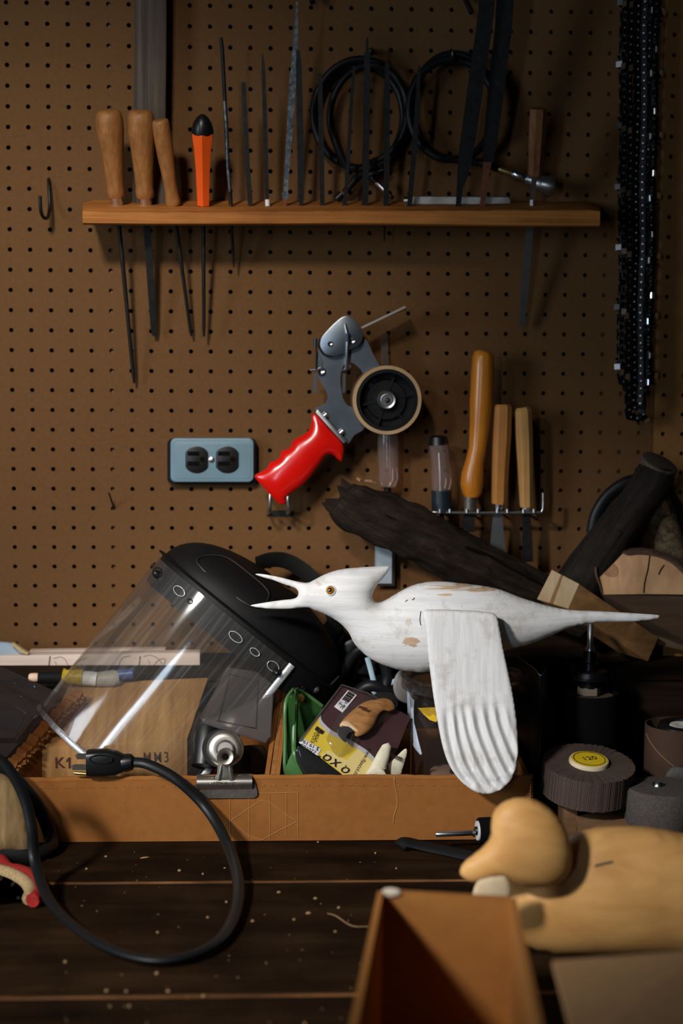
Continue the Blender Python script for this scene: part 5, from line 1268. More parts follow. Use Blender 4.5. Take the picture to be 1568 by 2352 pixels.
for c0, rad, ns in ((P(1062, 1350, YBD - .035), (.050, .034, .0075), (14, 60, 500)), (P(1120, 1358, YBD - .030), (.030, .034, .004), (14, 60, 500)), (P(946, 1478, YBD - .04), (.0100, .03, .0062), (160, 100, 160)), (P(732, 1341, YBD - .01), (.0035, .03, .0025), (200, 100, 200)),
                    (P(940, 1432, YBD - .04), (.004, .03, .005), (400, 300, 400)), (P(1030, 1372, YBD - .04), (.02, .03, .002), (40, 60, 400))):
    base = mixc(t, math_(t, 'MULTIPLY', spot_mask(t, c0, rad, borg, ns), .85 if rad[0] > .006 else .4), base, brown)
lk(t, base, b.inputs['Base Color']); b.inputs['Roughness'].default_value = .62; b.inputs['Specular IOR Level'].default_value = .3
bump(t, b, f, .35, .0012)
bird = thing('carved_bird', 'white painted wooden bird with open beak and crest lying on the jar', 'bird carving', tuple(borg))
bd_ = part('body', bird_g, m, bird, ang=180)
def surf_hit(px, py, g=bird_g):
    d = ray(px, py); best = None
    from mathutils.bvhtree import BVHTree
    if not hasattr(g, 'bvh'): g.bvh = BVHTree.FromPolygons(g.v, g.f)
    r = g.bvh.ray_cast(EYE, d.normalized()); return r[0], r[1]
p_, n_ = surf_hit(759, 1356)
if n_.dot(FWD) > 0: n_ = -n_
s_ = M1(p_)
amber = plain('amber_glass_eye', (.36, .15, .012), .08, var=.3, scale=300, bmp=0, spec=.8, coat=1.0)
part('eye_socket', lathe(p_ - n_ * .001, n_, [(0, 12.5 * s_), (.0018, 12.5 * s_), (.0024, 11 * s_), (.0018, 9.5 * s_)], 28), m, bd_)
ey = part('eye', lathe(p_, n_, [(0, 10.5 * s_), (.001, 10.3 * s_), (.003, 8 * s_), (.0042, 4.5 * s_), (.0046, 0)], 28), amber, bird, label='amber glass eye')
part('pupil', lathe(p_ + n_ * .0036, n_, [(0, 5.2 * s_), (.0008, 4.5 * s_), (.0013, 2 * s_), (.0014, 0)], 20), plain('black_pupil', (.004, .004, .004), .06, bmp=0, spec=.8, coat=1.0), ey)
crk = plain('dark_crack', (.06, .05, .045), .8)
for L in ([(966, 1404), (965, 1412), (964, 1425), (966, 1436)], [(1034, 1405), (1048, 1410), (1062, 1409), (1070, 1405)], [(946, 1378), (950, 1376), (951, 1373)], [(1099, 1404), (1112, 1412), (1125, 1416), (1140, 1419)], [(930, 1382), (936, 1378)]):
    q = [surf_hit(x, y) for x, y in cr(L, 3)]
    part('crack', tube([a - FWD * .0002 for a, _ in q if a], .0006, n=5), crk, bd_)
# wing
wing_m, t, b = nt('white_paint_upright_grain')
f = noise(t, coord(t, 'Object', (170, 60, 12)), 1.0, 5, .65); f3 = noise(t, coord(t, 'Object', (1, 1, 1)), 30, 5, .7)
base = mixc(t, 1.0, ramp(t, f, [(0.28, (.60, .60, .60)), (0.62, (.74, .735, .73))]), ramp(t, f3, [(0.33, (.80, .77, .73)), (0.46, (1, 1, 1))]), 'MULTIPLY')
lk(t, base, b.inputs['Base Color']); b.inputs['Roughness'].default_value = .62; b.inputs['Specular IOR Level'].default_value = .3
bump(t, b, f, .4, .0012)
wing_o = [(972, 1404), (1000, 1400), (1060, 1402), (1110, 1405), (1138, 1412), (1146, 1440), (1155, 1490), (1166, 1540), (1178, 1600), (1186, 1660), (1188, 1720), (1184, 1760), (1172, 1790), (1152, 1810), (1125, 1821), (1100, 1820), (1075, 1808), (1050, 1785), (1030, 1755), (1016, 1715), (1005, 1660), (995, 1600), (987, 1540), (981, 1490), (976, 1440)]
GRV = [[(1023, 1632), (1032, 1690), (1046, 1745), (1062, 1775), (1080, 1796)], [(1045, 1625), (1056, 1690), (1072, 1745), (1094, 1785), (1116, 1812)], [(1063, 1622), (1076, 1680), (1098, 1740), (1120, 1785), (1138, 1806)],
       [(1089, 1622), (1103, 1680), (1124, 1735), (1143, 1775), (1158, 1797)], [(1116, 1620), (1128, 1670), (1146, 1720), (1162, 1755), (1174, 1775)], [(1140, 1617), (1152, 1665), (1168, 1705), (1180, 1735), (1184, 1748)]]
GR = [np.array([q for q in cr(L, 40)]) for L in GRV]
def groove(x, y):
    h = 0.0
    for a in GR:
        d = np.hypot(a[:, 0] - x, a[:, 1] - y); i = int(d.argmin()); e = math.exp(-(d[i] / 7.5) ** 2)
        end = min(1, i / 30 + .25) * min(1, (len(a) - 1 - i) / 40 + .35)
        h -= .0048 * e * end
        e2 = math.exp(-(((x - a[i, 0]) - 13) / 8) ** 2) if d[i] < 30 else 0
        h += .0022 * e2 * end
    return h
wy = lambda x, y: -.256 - .030 * max(0, min(1, (y - 1400) / 420)) ** .9
wing_g = inflate(wing_o, 0, k=.9, kb=.45, step=2.3, n=4, it=1200, maxh=.0085, mod=groove, yfun=wy)
part('wing', wing_g, wing_m, bird, ang=180)

# ================================================================ LOGS AND OFFCUTS
def log(pts, amp, seed, n=26, per=6, jag=0, flat=None):
    """rough trunk through (px, py, Y, w_px)"""
    q = cr(pts, per); rnd = random.Random(seed); ph = [rnd.uniform(0, 6.28) for _ in range(8)]
    g = G(); vs = []; uv = []; N = len(q); W = [P(a[0], a[1], a[2]) for a in q]; L = 0; R = V((0, 1, 0))
    for i in range(N):
        t = (W[min(i + 1, N - 1)] - W[max(i - 1, 0)]).normalized(); R = (R - t * R.dot(t)).normalized(); B = t.cross(R); r = q[i][3] / 2 * M1(W[i])
        if i: L += (W[i] - W[i - 1]).length
        for j in range(n):
            a = 2 * math.pi * j / n
            k = 1 + amp * (math.sin(3 * a + ph[0] + L * 20) * .6 + math.sin(7 * a + ph[1] - L * 45) * .45 + math.sin(13 * a + ph[2] + L * 90) * .25 + .3 * math.sin(L * 160 + ph[3] + 2 * a))
            off = t * (jag * (rnd.uniform(-1, 1) + .6 * math.sin(4 * a + ph[4]))) if i == 0 and jag else V((0, 0, 0))
            vs.append(W[i] + (R * math.cos(a) + B * math.sin(a)) * (r * k) + off); uv.append((a * .05, L))
    fs = [(i * n + j, i * n + (j + 1) % n, (i + 1) * n + (j + 1) % n, (i + 1) * n + j) for i in range(N - 1) for j in range(n)]
    if jag:
        c0 = len(vs); vs.append(W[0] + (W[1] - W[0]) * 1.2); uv.append((0, 0)); fs += [(c0, (j + 1) % n, j) for j in range(n)]
    else: fs.append(tuple(range(n))[::-1])
    fs.append(tuple((N - 1) * n + j for j in range(n)))
    return g.add(vs, fs, uv)
def bark(name, dark, light, sc=(60, 14, 60), st_=.9, dist=.003, kind='UV'):
    m, t, b = nt(name); v = coord(t, kind, sc); f = noise(t, v, 1.0, 7, .7, .8); f2 = noise(t, coord(t, 'Object', (1, 1, 1)), 55, 4)
    c = ramp(t, f, [(.32, dark), (.72, light)]); lk(t, mixc(t, .7, c, ramp(t, f2, [(.3, (.3,) * 3), (.7, (1, 1, 1))]), 'MULTIPLY'), b.inputs['Base Color'])
    b.inputs['Roughness'].default_value = .85; b.inputs['Specular IOR Level'].default_value = .2; bump(t, b, f, st_, dist); return m
charred = bark('charred_wood', (.006, .004, .003), (.050, .031, .018), (70, 26, 60), 1.0, .006)
lg1 = solo('driftwood_log', log([(778, 1140, -.066, 84), (810, 1164, -.066, 108), (870, 1192, -.064, 118), (960, 1232, -.062, 122), (1060, 1285, -.058, 118), (1160, 1330, -.056, 112), (1260, 1378, -.054, 104), (1345, 1420, -.052, 96)], .11, 4, jag=.010), charred,
           'dark rotten log with a split end leaning behind the white bird', 'log', ang=70)
for L in ([(845, 1165), (880, 1183), (930, 1205), (950, 1222), (1000, 1245), (1040, 1268)], [(1070, 1258), (1120, 1275), (1160, 1300), (1210, 1325), (1240, 1340)], [(930, 1210), (970, 1240), (1010, 1262), (1040, 1275)]):
    part('crack', tube([P(x, y, -.066 - .030) + V((0, .006, 0)) for x, y in cr(L, 4)], (.0016, .002), n=6), MT['void'], lg1)
pale_tear = plain('splintered_wood', (.26, .14, .07), .8, var=.4, scale=200)
for x0, y0, x1, y1 in ((820, 1098, 832, 1112), (838, 1104, 868, 1112), (800, 1175, 836, 1162), (786, 1192, 800, 1176)):
    part('splinter', rod([(x0, y0, -.085, 5), ((x0 + x1) / 2, (y0 + y1) / 2 - 2, -.088, 9), (x1, y1, -.085, 3)], n=6, ref=V((0, 0, 1))), pale_tear, lg1, label='paler splintered wood')
branch_m = bark('dark_branch', (.006, .0045, .004), (.034, .024, .018), (50, 6, 60), .5, .0015)
br = solo('dark_branch', log([(1507, 1072, -.064, 78), (1502, 1092, -.064, 92), (1488, 1118, -.062, 88), (1465, 1150, -.06, 86), (1420, 1210, -.058, 94), (1372, 1280, -.055, 104), (1330, 1345, -.052, 112), (1300, 1400, -.052, 116)], .03, 8, n=28), branch_m,
           'dark thick branch with a sawn top leaning at the right', 'branch', ang=70)
cut_c = P(1515, 1062, -.066); ax = (P(1515, 1062, -.066) - P(1480, 1120, -.06)).normalized(); ax = (ax + V((.0, -.42, .35))).normalized()
part('sawn_end', lathe(cut_c - ax * .010, ax, [(0, .0235), (.006, .0245), (.010, .0238), (.011, .02), (.0112, 0)], 28), plain('dark_end_grain', (.075, .055, .040), .85, var=.5, scale=400, bmp=.4), br, label='sawn end of the branch')
part('knot', lathe(P(1417, 1222, -.058 - .0245), V((-.1, -1, .2)), [(0, .0055), (.002, .005), (.0028, .003), (.002, 0)], 14), branch_m, br)
stickm = bark('flecked_bark', (.020, .015, .011), (.24, .165, .090), (45, 130, 60), .7, .002)
stk = solo('bark_stick', log([(1506, 1142, -.030, 40), (1512, 1160, -.030, 62), (1528, 1220, -.032, 72), (1546, 1280, -.034, 76), (1568, 1352, -.034, 80)], .03, 12), stickm, 'stick with pale flecked bark at the right edge', 'stick', ang=70)
part('bare_patch', inflate([(1516, 1146), (1528, 1148), (1536, 1165), (1538, 1180), (1530, 1182), (1520, 1170)], -.050, k=.3, step=2, n=3), plain('bare_bark_patch', (.19, .085, .04), .7), stk)
solo('looped_hose', tube(pxline([(1360, 1225, -.02), (1370, 1180, -.02), (1400, 1135, -.02), (1450, 1105, -.022), (1500, 1115, -.016), (1540, 1150, -.016), (1568, 1205, -.018), (1585, 1260, -.02)]), (.0085, .006), n=12), MT['rubber'], 'black hose arching behind the dark branch', 'hose')
# half log slice
endg = wood('log_end_grain', (.42, .22, .10), (.66, .41, .22), (40, 40, 12), rough=.7, bmp=.15, blotch=.3)
up_ = [(1368, 1302), (1376, 1284), (1392, 1277), (1418, 1270), (1432, 1264), (1440, 1270), (1470, 1268), (1510, 1274), (1545, 1290), (1575, 1318), (1610, 1360), (1640, 1372)]
YL = LEDGE_Y - .026
low = [(1640, 1372), (1568, 1366), (1480, 1365), (1385, 1366)]
left_ = [(1378, 1345), (1369, 1320)]
face = [P(x, y, YL + .012 * (1366 - y) / 90) for x, y in up_ + low + left_]
hl = thing('log_slice', 'half log slice with a pale sawn face and bark rim at the right edge', 'log slice', tuple(P(1480, 1500, YL + .03)))
part('sawn_face', prism(face, V((0, .030, .002))), endg, hl, bevel=.001, label='pale sawn face')
lowf = [P(1640, 1372, YL), P(1385, 1366, YL), P(1404, 1400, YL + .028), P(1455, 1440, YL + .055), P(1500, 1478, YL + .06), P(1640, 1510, YL + .06)]
lowb = [V((p.x, -.012, p.z)) for p in lowf]
part('underside', prism(lowf, V((0, .03, 0))) if 0 else G().add(lowf + lowb, [tuple(range(6)), tuple(range(11, 5, -1))] + [(i, (i + 1) % 6, 6 + (i + 1) % 6, 6 + i) for i in range(6)]), wood('shaded_side_grain', (.085, .050, .030), (.16, .10, .06), (4, 40, 60), rough=.8), hl, smooth=False, label='sloping underside coloured darker for its shade')  # undercut and dark tone stand for the shadow on the lower face
part('bark_rim', tube([P(x, y - 2, YL + .012 * (1366 - y) / 90 + .003) for x, y in cr(up_, 4)], (.0030, .006), n=8, ref=V((0, 0, 1))), bark('bark_rim', (.05, .03, .02), (.16, .09, .06), (60, 60, 60)), hl)
part('bark_rim', tube([P(x, y, YL + .004) for x, y in cr([(1368, 1302), (1369, 1320), (1378, 1345), (1385, 1366)], 4)], (.0016, .004), n=8), bark('bark_rim_thin', (.08, .045, .03), (.2, .11, .07), (60, 60, 60)), hl)
for L in ([(1492, 1274), (1488, 1305), (1481, 1335), (1478, 1362)], [(1525, 1298), (1518, 1308), (1512, 1320)]):
    part('crack', tube([P(x, y, YL + .012 * (1366 - y) / 90 - .0002) for x, y in cr(L, 4)], (.0009, .0006), n=6), MT['void'], hl)
part('knot', prism([P(x, y, YL + .012 * (1366 - y) / 90 - .0006) for x, y in cr([(1373, 1300), (1385, 1285), (1400, 1288), (1418, 1305), (1416, 1322), (1400, 1325), (1380, 1315)], 4, True)], V((0, .0005, 0))), wood('knot_wood', (.30, .15, .07), (.46, .26, .13), (60, 60, 60)), hl, smooth=False, label='darker knot in the sawn face')
solo('added_shade_board', hexa([V((P(1120, 1500, -.012).x, -.012, LEDGE_Z + .0004)), V((P(1520, 1500, -.012).x, -.012, LEDGE_Z + .0004)), P(1520, 1432, -.012), P(1120, 1418, -.012)], [p + V((0, .010, 0)) for p in (V((P(1120, 1500, -.012).x, -.012, LEDGE_Z + .0004)), V((P(1520, 1500, -.012).x, -.012, LEDGE_Z + .0004)), P(1520, 1432, -.012), P(1120, 1418, -.012))]), MT['ply'], 'dark board added on the ledge for the shade behind the bird tail', 'offcut', smooth=False)  # dark board added where the wall behind the tail lies in shadow
# square stick with pale end
YW = LEDGE_Y - .040
ef = [P(1267, 1309, YW), P(1329, 1341, YW), P(1304, 1398, YW), P(1233, 1376, YW)]
dd = P(1500, 1492, YW + .055) - P(1318, 1370, YW)
sb_ = thing('square_stick', 'square wooden stick with a pale sawn end leaning behind the bird tail', 'stick', tuple(P(1440, 1470, YW + .04)))
side_m = wood('stick_side', (.20, .095, .030), (.40, .21, .075), (30, 60, 60), rough=.75, bmp=.4, blotch=.5)
part('shaft', prism([p + dd.normalized() * .0008 for p in ef], dd), side_m, sb_, bevel=.0008)
nn = (ef[1] - ef[0]).cross(ef[3] - ef[0]).normalized()
part('end_face', prism(ef, dd.normalized() * .0007), wood('pale_end', (.52, .36, .20), (.70, .53, .34), (60, 60, 20), rough=.7), sb_, smooth=False, label='pale sawn end')
part('grain_streak', prism([ef[0].lerp(ef[1], .34).lerp(ef[3].lerp(ef[2], .34), 0) - dd.normalized() * .0003, ef[0].lerp(ef[1], .42) - dd.normalized() * .0003, ef[3].lerp(ef[2], .52) - dd.normalized() * .0003, ef[3].lerp(ef[2], .40) - dd.normalized() * .0003], dd.normalized() * .0003), wood('streak', (.24, .12, .05), (.40, .23, .11), (60, 60, 20)), sb_, smooth=False)

# ================================================================ BLACK BINDER
bm_ = plain('black_vinyl', (.004, .004, .0045), .4, var=.1, bmp=.04, spec=.25)
YA_ = -.218
top = [P(1240, 1558, YA_), P(1246, 1548, YA_ + .004)]
tz = P(1243, 1552, YA_).z
path = [(P(1184, 1500, YA_ + .115).x, YA_ + .118), (P(1222, 1520, YA_ + .05).x, YA_ + .05), (P(1240, 1550, YA_).x, YA_ + .004), (P(1244, 1550, YA_).x, YA_ + .002), (P(1247, 1550, YA_).x, YA_ + .006), (P(1238, 1530, YA_ + .05).x + .006, YA_ + .05), (P(1200, 1505, YA_ + .115).x, YA_ + .118)]
bd2 = thing('black_binder', 'black vinyl binder standing on end between tray and sanding drum', 'binder', (path[3][0], path[3][1] + .05, BZ))
g = G(); n = len(path); pth = cr(path, 5); n = len(pth); vs = []
for i, q in enumerate(pth):
    a = pth[min(i + 1, n - 1)] - pth[max(i - 1, 0)]; a = a / np.hypot(*a); nx, ny = -a[1] * .0012, a[0] * .0012
    vs += [V((q[0] - nx, q[1] - ny, BZ + .0005)), V((q[0] - nx, q[1] - ny, tz)), V((q[0] + nx, q[1] + ny, tz)), V((q[0] + nx, q[1] + ny, BZ + .0005))]
fs = [(i * 4 + j, i * 4 + (j + 1) % 4, i * 4 + 4 + (j + 1) % 4, i * 4 + 4 + j) for i in range(n - 1) for j in range(4)] + [(0, 1, 2, 3), tuple((n - 1) * 4 + j for j in range(4))[::-1]]
part('cover', g.add(vs, fs), bm_, bd2, ang=40)
scuff = plain('scuffed_vinyl_edge', (.16, .155, .15), .5, var=.6, scale=300, bmp=.3)
rnd = random.Random(9)
part('worn_edge', tube([V((path[3][0] - .0005, path[3][1] - .0006, tz - k * (tz - BZ) / 24)) for k in range(25)], [(.0007 + .0005 * rnd.random(), .0006) for k in range(25)], n=6), scuff, bd2, label='scuffed pale spine edge')
part('worn_edge', tube([V((q[0], q[1], tz + .0002)) for q in pth[:14]], .0006, n=6), scuff, bd2, label='scuffed pale top edge')

# ================================================================ SANDING TOOLS AT THE RIGHT
def vert(name, cx, cy_, Y, prof, mat, par, n=40, label=None, ang=35, ax=V((0, 0, 1))):
    """prof of (height above point, radius) in px at that point"""
    c = P(cx, cy_, Y); s_ = M1(c); return part(name, lathe(c, ax, [(h * s_, r * s_) for h, r in prof], n), mat, par, label=label, ang=ang)
YS_ = -.118
dr = thing('sanding_drum', 'black sanding drum with a stepped metal shaft on top, beside the binder', 'sanding drum', (P(1352, 1600, YS_).x, YS_, BZ))
c = P(1352, 1590, YS_); s_ = M1(c); zb = BZ + .0003
grit = plain('black_grit', (.0035, .0035, .0038), .95, var=.5, scale=900, bmp=.4, spec=.05)
part('drum', lathe(V((c.x, c.y, zb)), V((0, 0, 1)), [(0, 66 * s_), (.003, 69 * s_), (c.z - zb - .004, 69 * s_), (c.z - zb, 67 * s_), (c.z - zb, 60 * s_), (c.z - zb - .006, 58 * s_), (c.z - zb - .006, 0)], 48), grit, dr, ang=35)
part('drum_top', lathe(V((c.x, c.y, c.z - .0055)), V((0, 0, 1)), [(0, 57 * s_), (.002, 55 * s_), (.002, 0)], 40), plain('worn_drum_face', (.10, .085, .06), .6, .3, var=.5, scale=60), dr)
part('hex_nut', lathe(V((c.x, c.y, c.z - .002)), V((0, 0, 1)), [(0, 27 * s_), (16 * s_, 27 * s_), (18 * s_, 24 * s_)], 6), plain('dull_nut', (.30, .25, .19), .5, .6), dr, ang=20)
st0 = plain('dark_turned_steel', (.02, .02, .022), .3, .8, var=.2, bmp=.05)
part('collar', lathe(V((c.x, c.y, c.z + 12 * s_)), V((0, 0, 1)), [(0, 24 * s_), (17 * s_, 24 * s_), (18 * s_, 40 * s_), (22 * s_, 42 * s_), (25 * s_, 40 * s_), (27 * s_, 42 * s_), (38 * s_, 40 * s_), (42 * s_, 36 * s_), (43 * s_, 22 * s_), (58 * s_, 21 * s_), (60 * s_, 17 * s_), (84 * s_, 15 * s_), (86 * s_, 10 * s_)], 36), st0, dr, ang=30)
part('shaft', lathe(V((c.x, c.y, c.z + 96 * s_)), V((0, 0, 1)), [(0, 11 * s_), (10 * s_, 10 * s_), (14 * s_, 7 * s_), (64 * s_, 7 * s_), (66 * s_, 5 * s_)], 20), MT['steel'], dr)
# flap wheel, tilted
YFW = -.235
cf = P(1352, 1752, YFW); s_ = M1(cf); axf = V((.03, -.17, 1)).normalized()
fw = thing('flap_wheel', 'brown abrasive flap wheel with yellow centre label reading 120', 'flap wheel', tuple(P(1352, 1850, YFW)))
fmat = plain('flap_abrasive', (.060, .038, .030), .85, var=.3, scale=500, bmp=.3)
R = 104 * s_; Rh = R * .38; Hf = 72 * s_; Rx = (V((1, 0, 0)) - axf * axf.x).normalized(); Bx = axf.cross(Rx)
part('core', lathe(cf - axf * (Hf + .001), axf, [(0, R * .9), (Hf - .002, R * .93), (Hf - .0005, R * .4)], 48), plain('flap_core', (.04, .028, .022), .9), fw)
flap = None; NF = 150
for k in range(NF):
    a = 2 * math.pi * k / NF; jit = random.Random(k).uniform(-1, 1)
    d = Rx * math.cos(a) + Bx * math.sin(a); tn = axf.cross(d); w = .0011
    o0 = cf + d * Rh; o1 = cf + d * (R * (1 + .006 * jit)) + tn * .006
    lo_ = -axf * Hf; up1 = axf * (.0006 * jit)
    g = hexa([o0 - tn * w, o0 + tn * w, o1 + tn * w + up1, o1 - tn * w + up1], [o0 - tn * w + lo_, o0 + tn * w + lo_, o1 + tn * w + lo_ + up1, o1 - tn * w + lo_ + up1])
    part('flap', g, fmat, fw, smooth=False)
hub = part('hub_ring', lathe(cf - axf * .003, axf, [(0, 46 * s_), (.0055, 46 * s_), (.0075, 44 * s_), (.008, 40 * s_)], 40), plain('cream_hub', (.55, .47, .32), .6), fw)
part('centre_label', lathe(cf + axf * .0046, axf, [(0, 41 * s_), (.0006, 41 * s_), (.0006, 0)], 40), plain('yellow_hub_label', (.60, .42, .012), .5, bmp=0), hub)
part('label_ring', tube([cf + axf * .0054 + Rx * (36 * s_ * math.cos(a)) + Bx * (36 * s_ * math.sin(a)) for a in [k * math.pi / 24 for k in range(48)]], .0004, n=5, closed=True), MT['black_matt'], hub)
part('lettering', text_geo('120', cf + axf * .0054, Rx * .96 + Bx * .26, Bx * .96 - Rx * .26, .0125, .0004), MT['black_matt'], hub, smooth=False)
part('shank', tube([cf - axf * Hf, cf - axf * (Hf + .028)], .0032, n=12), MT['steel'], fw)
# grey abrasive wheel with bolt
YG2 = -.262
cg = P(1520, 1802, YG2); s_ = M1(cg)
gw = thing('abrasive_wheel', 'grey abrasive pad wheel with a shiny bolt head at the right edge', 'abrasive wheel', tuple(P(1520, 1900, YG2)))
gwm = plain('grey_scour_pad', (.060, .050, .045), .9, var=.35, scale=300, bmp=.6)
part('pad', lathe(cg - V((0, 0, 88 * s_)), V((0, 0, 1)), [(0, 80 * s_), (6 * s_, 84 * s_), (78 * s_, 84 * s_), (84 * s_, 80 * s_), (86 * s_, 40 * s_), (86 * s_, 0)], 48), gwm, gw)
part('bolt', lathe(P(1511, 1802, YG2) + V((0, 0, -.001)), V((0, 0, 1)), [(0, 14 * s_), (4 * s_, 13 * s_), (9 * s_, 8 * s_), (10 * s_, 0)], 18), MT['chrome'], gw, label='shiny bolt head')
part('shank', tube([cg - V((0, 0, 88 * s_)), V((cg.x, cg.y, cg.z - 88 * s_ - .022))], .003, n=12), MT['steel'], gw)
# brown sanding sleeve with wheel in it
YSL = -.165
csl = P(1552, 1664, YSL); s_ = M1(csl)
sl = thing('sanding_sleeve', 'brown sanding sleeve standing open at the right edge', 'sanding sleeve', (csl.x, csl.y, BZ))
slm = plain('brown_sandpaper', (.045, .022, .011), .85, var=.25, scale=700, bmp=.3)
part('sleeve', annulus(V((csl.x, csl.y, BZ + .0004)), V((0, 0, 1)), 67 * s_, 70 * s_, csl.z - BZ, 56), slm, sl, ang=40)
part('seam', tube([V((csl.x + 70.5 * s_ * math.cos(a), csl.y + 70.5 * s_ * math.sin(a), csl.z - .01 - .05 * k / 14)) for k, a in [(k, math.radians(185 + 7.5 * k)) for k in range(15)]], (.0006, .0004), n=5), plain('sleeve_seam', (.22, .12, .05), .8), sl)
dw = thing('sanding_disc', 'black wheel with a white centre sitting inside the brown sleeve', 'wheel', tuple(V((csl.x + .004, csl.y, csl.z - .02))))
part('tyre', lathe(V((csl.x + .006, csl.y, csl.z - .035)), V((0, -.08, 1)), [(0, 54 * s_), (.030, 54 * s_), (.036, 51 * s_), (.037, 34 * s_), (.034, 30 * s_), (.034, 0)], 40), MT['black'], dw)
part('hub', lathe(V((csl.x + .006, csl.y - .003, csl.z - .0015)), V((0, -.08, 1)), [(0, 28 * s_), (.002, 26 * s_), (.003, 14 * s_), (.001, 6 * s_), (.001, 0)], 28), plain('white_hub', (.45, .43, .40), .6), dw, label='white centre')
part('support', lathe(V((csl.x + .002, csl.y, BZ + .0006)), V((0, 0, 1)), [(0, .020), (csl.z - .036 - BZ, .020)], 16), MT['black_matt'], dw)
swl = solo('wire_wool', inflate([(1532, 1790), (1536, 1768), (1552, 1760), (1575, 1764), (1600, 1772), (1600, 1798)], -.215, k=.6, step=3), plain('grey_wire_wool', (.10, .095, .09), .6, .4, var=.6, scale=900, bmp=1.0), 'tuft of grey wire wool behind the abrasive wheel', 'wire wool')
# wooden mandrel blocks
blkm = wood('block_wood', (.085, .042, .018), (.20, .105, .045), (8, 60, 60), rough=.7, bmp=.3)
y0 = -.262
def block(px0, px1, py_t, Yf, Yb, lbl):
    zt2 = P((px0 + px1) / 2, py_t, Yf).z; return solo('mandrel_block', bx(P(px0, 1880, Yf).x, P(px1, 1880, Yf).x, Yf, Yb, BZ + .0003, zt2), blkm, lbl, 'wooden block', 'wooden blocks holding the sanding mandrels', bevel=.0012)
block(1328, 1462, 1882, -.262, -.185, 'wooden block under the brown flap wheel')
block(1296, 1326, 1848, -.250, -.205, 'narrow upright wooden block left of the flap wheel stem')
block(1464, 1610, 1916, -.300, -.215, 'wooden block under the grey abrasive wheel')
# small drum lying on the bench
YD2 = -.300
sd = thing('drum_sander_bit', 'small drum sander bit lying on the bench beside the duck head', 'sander bit', tuple(PZ(1080, 1950, BZ)))
ca = P(1098, 1908, YD2); s_ = M1(ca); axd = V((1, .10, 0)).normalized()
part('drum', lathe(ca, axd, [(0, 28 * s_), (.002, 30 * s_), (.040, 30 * s_), (.042, 28 * s_)], 32), grit, sd)
part('end_ring', lathe(ca - axd * .0016, axd, [(0, 12 * s_), (0, 22 * s_), (.002, 23 * s_)], 28), plain('white_ring', (.50, .50, .50), .5), sd, label='white end ring')
part('bolt', lathe(ca - axd * .004, axd, [(0, 9 * s_), (.004, 12 * s_)], 12), MT['black'], sd)
part('shank', lathe(P(1000, 1916, YD2), axd, [(0, 5 * s_), (.001, 6.5 * s_), (.042, 6.5 * s_), (.043, 9 * s_), (.055, 9 * s_)], 18), MT['chrome'], sd, label='bright steel shank')
q = [tuple(PZ(916, 1944, BZ + .006)), tuple(PZ(930, 1934, BZ + .010)), tuple(PZ(980, 1945, BZ + .006)), tuple(PZ(1060, 1962, BZ + .005)), tuple(PZ(1130, 1980, BZ + .005))]
solo('black_strap', tube(vec(cr(q, 5)), (.0085, .003), n=10, ref=V((0, 1, .6))), MT['black_matt'], 'flat black rubber strap lying on the bench by the duck bill', 'strap')

# ================================================================ WOODEN DUCK DECOY
duck_m = wood('pine_decoy', (.55, .27, .078), (.80, .46, .165), (10, 30, 30), rough=.5, bmp=.12, blotch=.18, spec=.35)
YDK = -.590
dk = thing('duck_decoy', 'unpainted carved wooden duck decoy with smooth head at the lower right', 'duck carving', tuple(PZ(1380, 2190, BZ)))
head = [(1128, 1900), (1134, 1868), (1155, 1846), (1190, 1834), (1225, 1838), (1262, 1858), (1290, 1890), (1306, 1930), (1312, 1975), (1300, 2010), (1262, 2034), (1215, 2034), (1180, 2026), (1150, 2010), (1120, 2020), (1085, 2024), (1062, 2014), (1056, 2000), (1068, 1980), (1095, 1960), (1118, 1940), (1128, 1922)]
hd = part('head', inflate(head, YDK - .02, k=.78, step=4.5, n=4, it=1100), duck_m, dk, ang=180)
bodyo = [(1088, 2060), (1094, 2030), (1130, 2015), (1180, 2010), (1230, 1990), (1275, 1955), (1330, 1918), (1400, 1902), (1480, 1904), (1568, 1918), (1660, 1945), (1740, 1985), (1790, 2050), (1780, 2120), (1720, 2165), (1600, 2182), (1400, 2184), (1250, 2180), (1180, 2150), (1115, 2100)]
body_g = inflate(bodyo, YDK + .02, k=.78, step=7, n=4, it=1500)
bd3 = part('body', body_g, duck_m, dk, ang=180)
part('breast_facet', inflate([(1086, 2068), (1092, 2034), (1104, 2020), (1150, 2012), (1166, 2022), (1172, 2070), (1130, 2078)], YDK - .045, k=.30, step=3, n=2), plain('raw_cut_wood', (.66, .52, .33), .6), dk, label='paler flat cut on the breast')
part('crack', tube([surf_hit(x, y, body_g)[0] for x, y in cr([(1366, 1990), (1385, 1985), (1408, 1980)], 3)], (.0014, .0006), n=6, ref=V((0, 0, 1))), crk, dk)
part('rest', bx(P(1300, 2100, YDK).x, P(1640, 2100, YDK).x, YDK + .005, YDK + .05, BZ + .0005, BZ + .02), duck_m, dk, bevel=.004, label='flat underside of the duck')

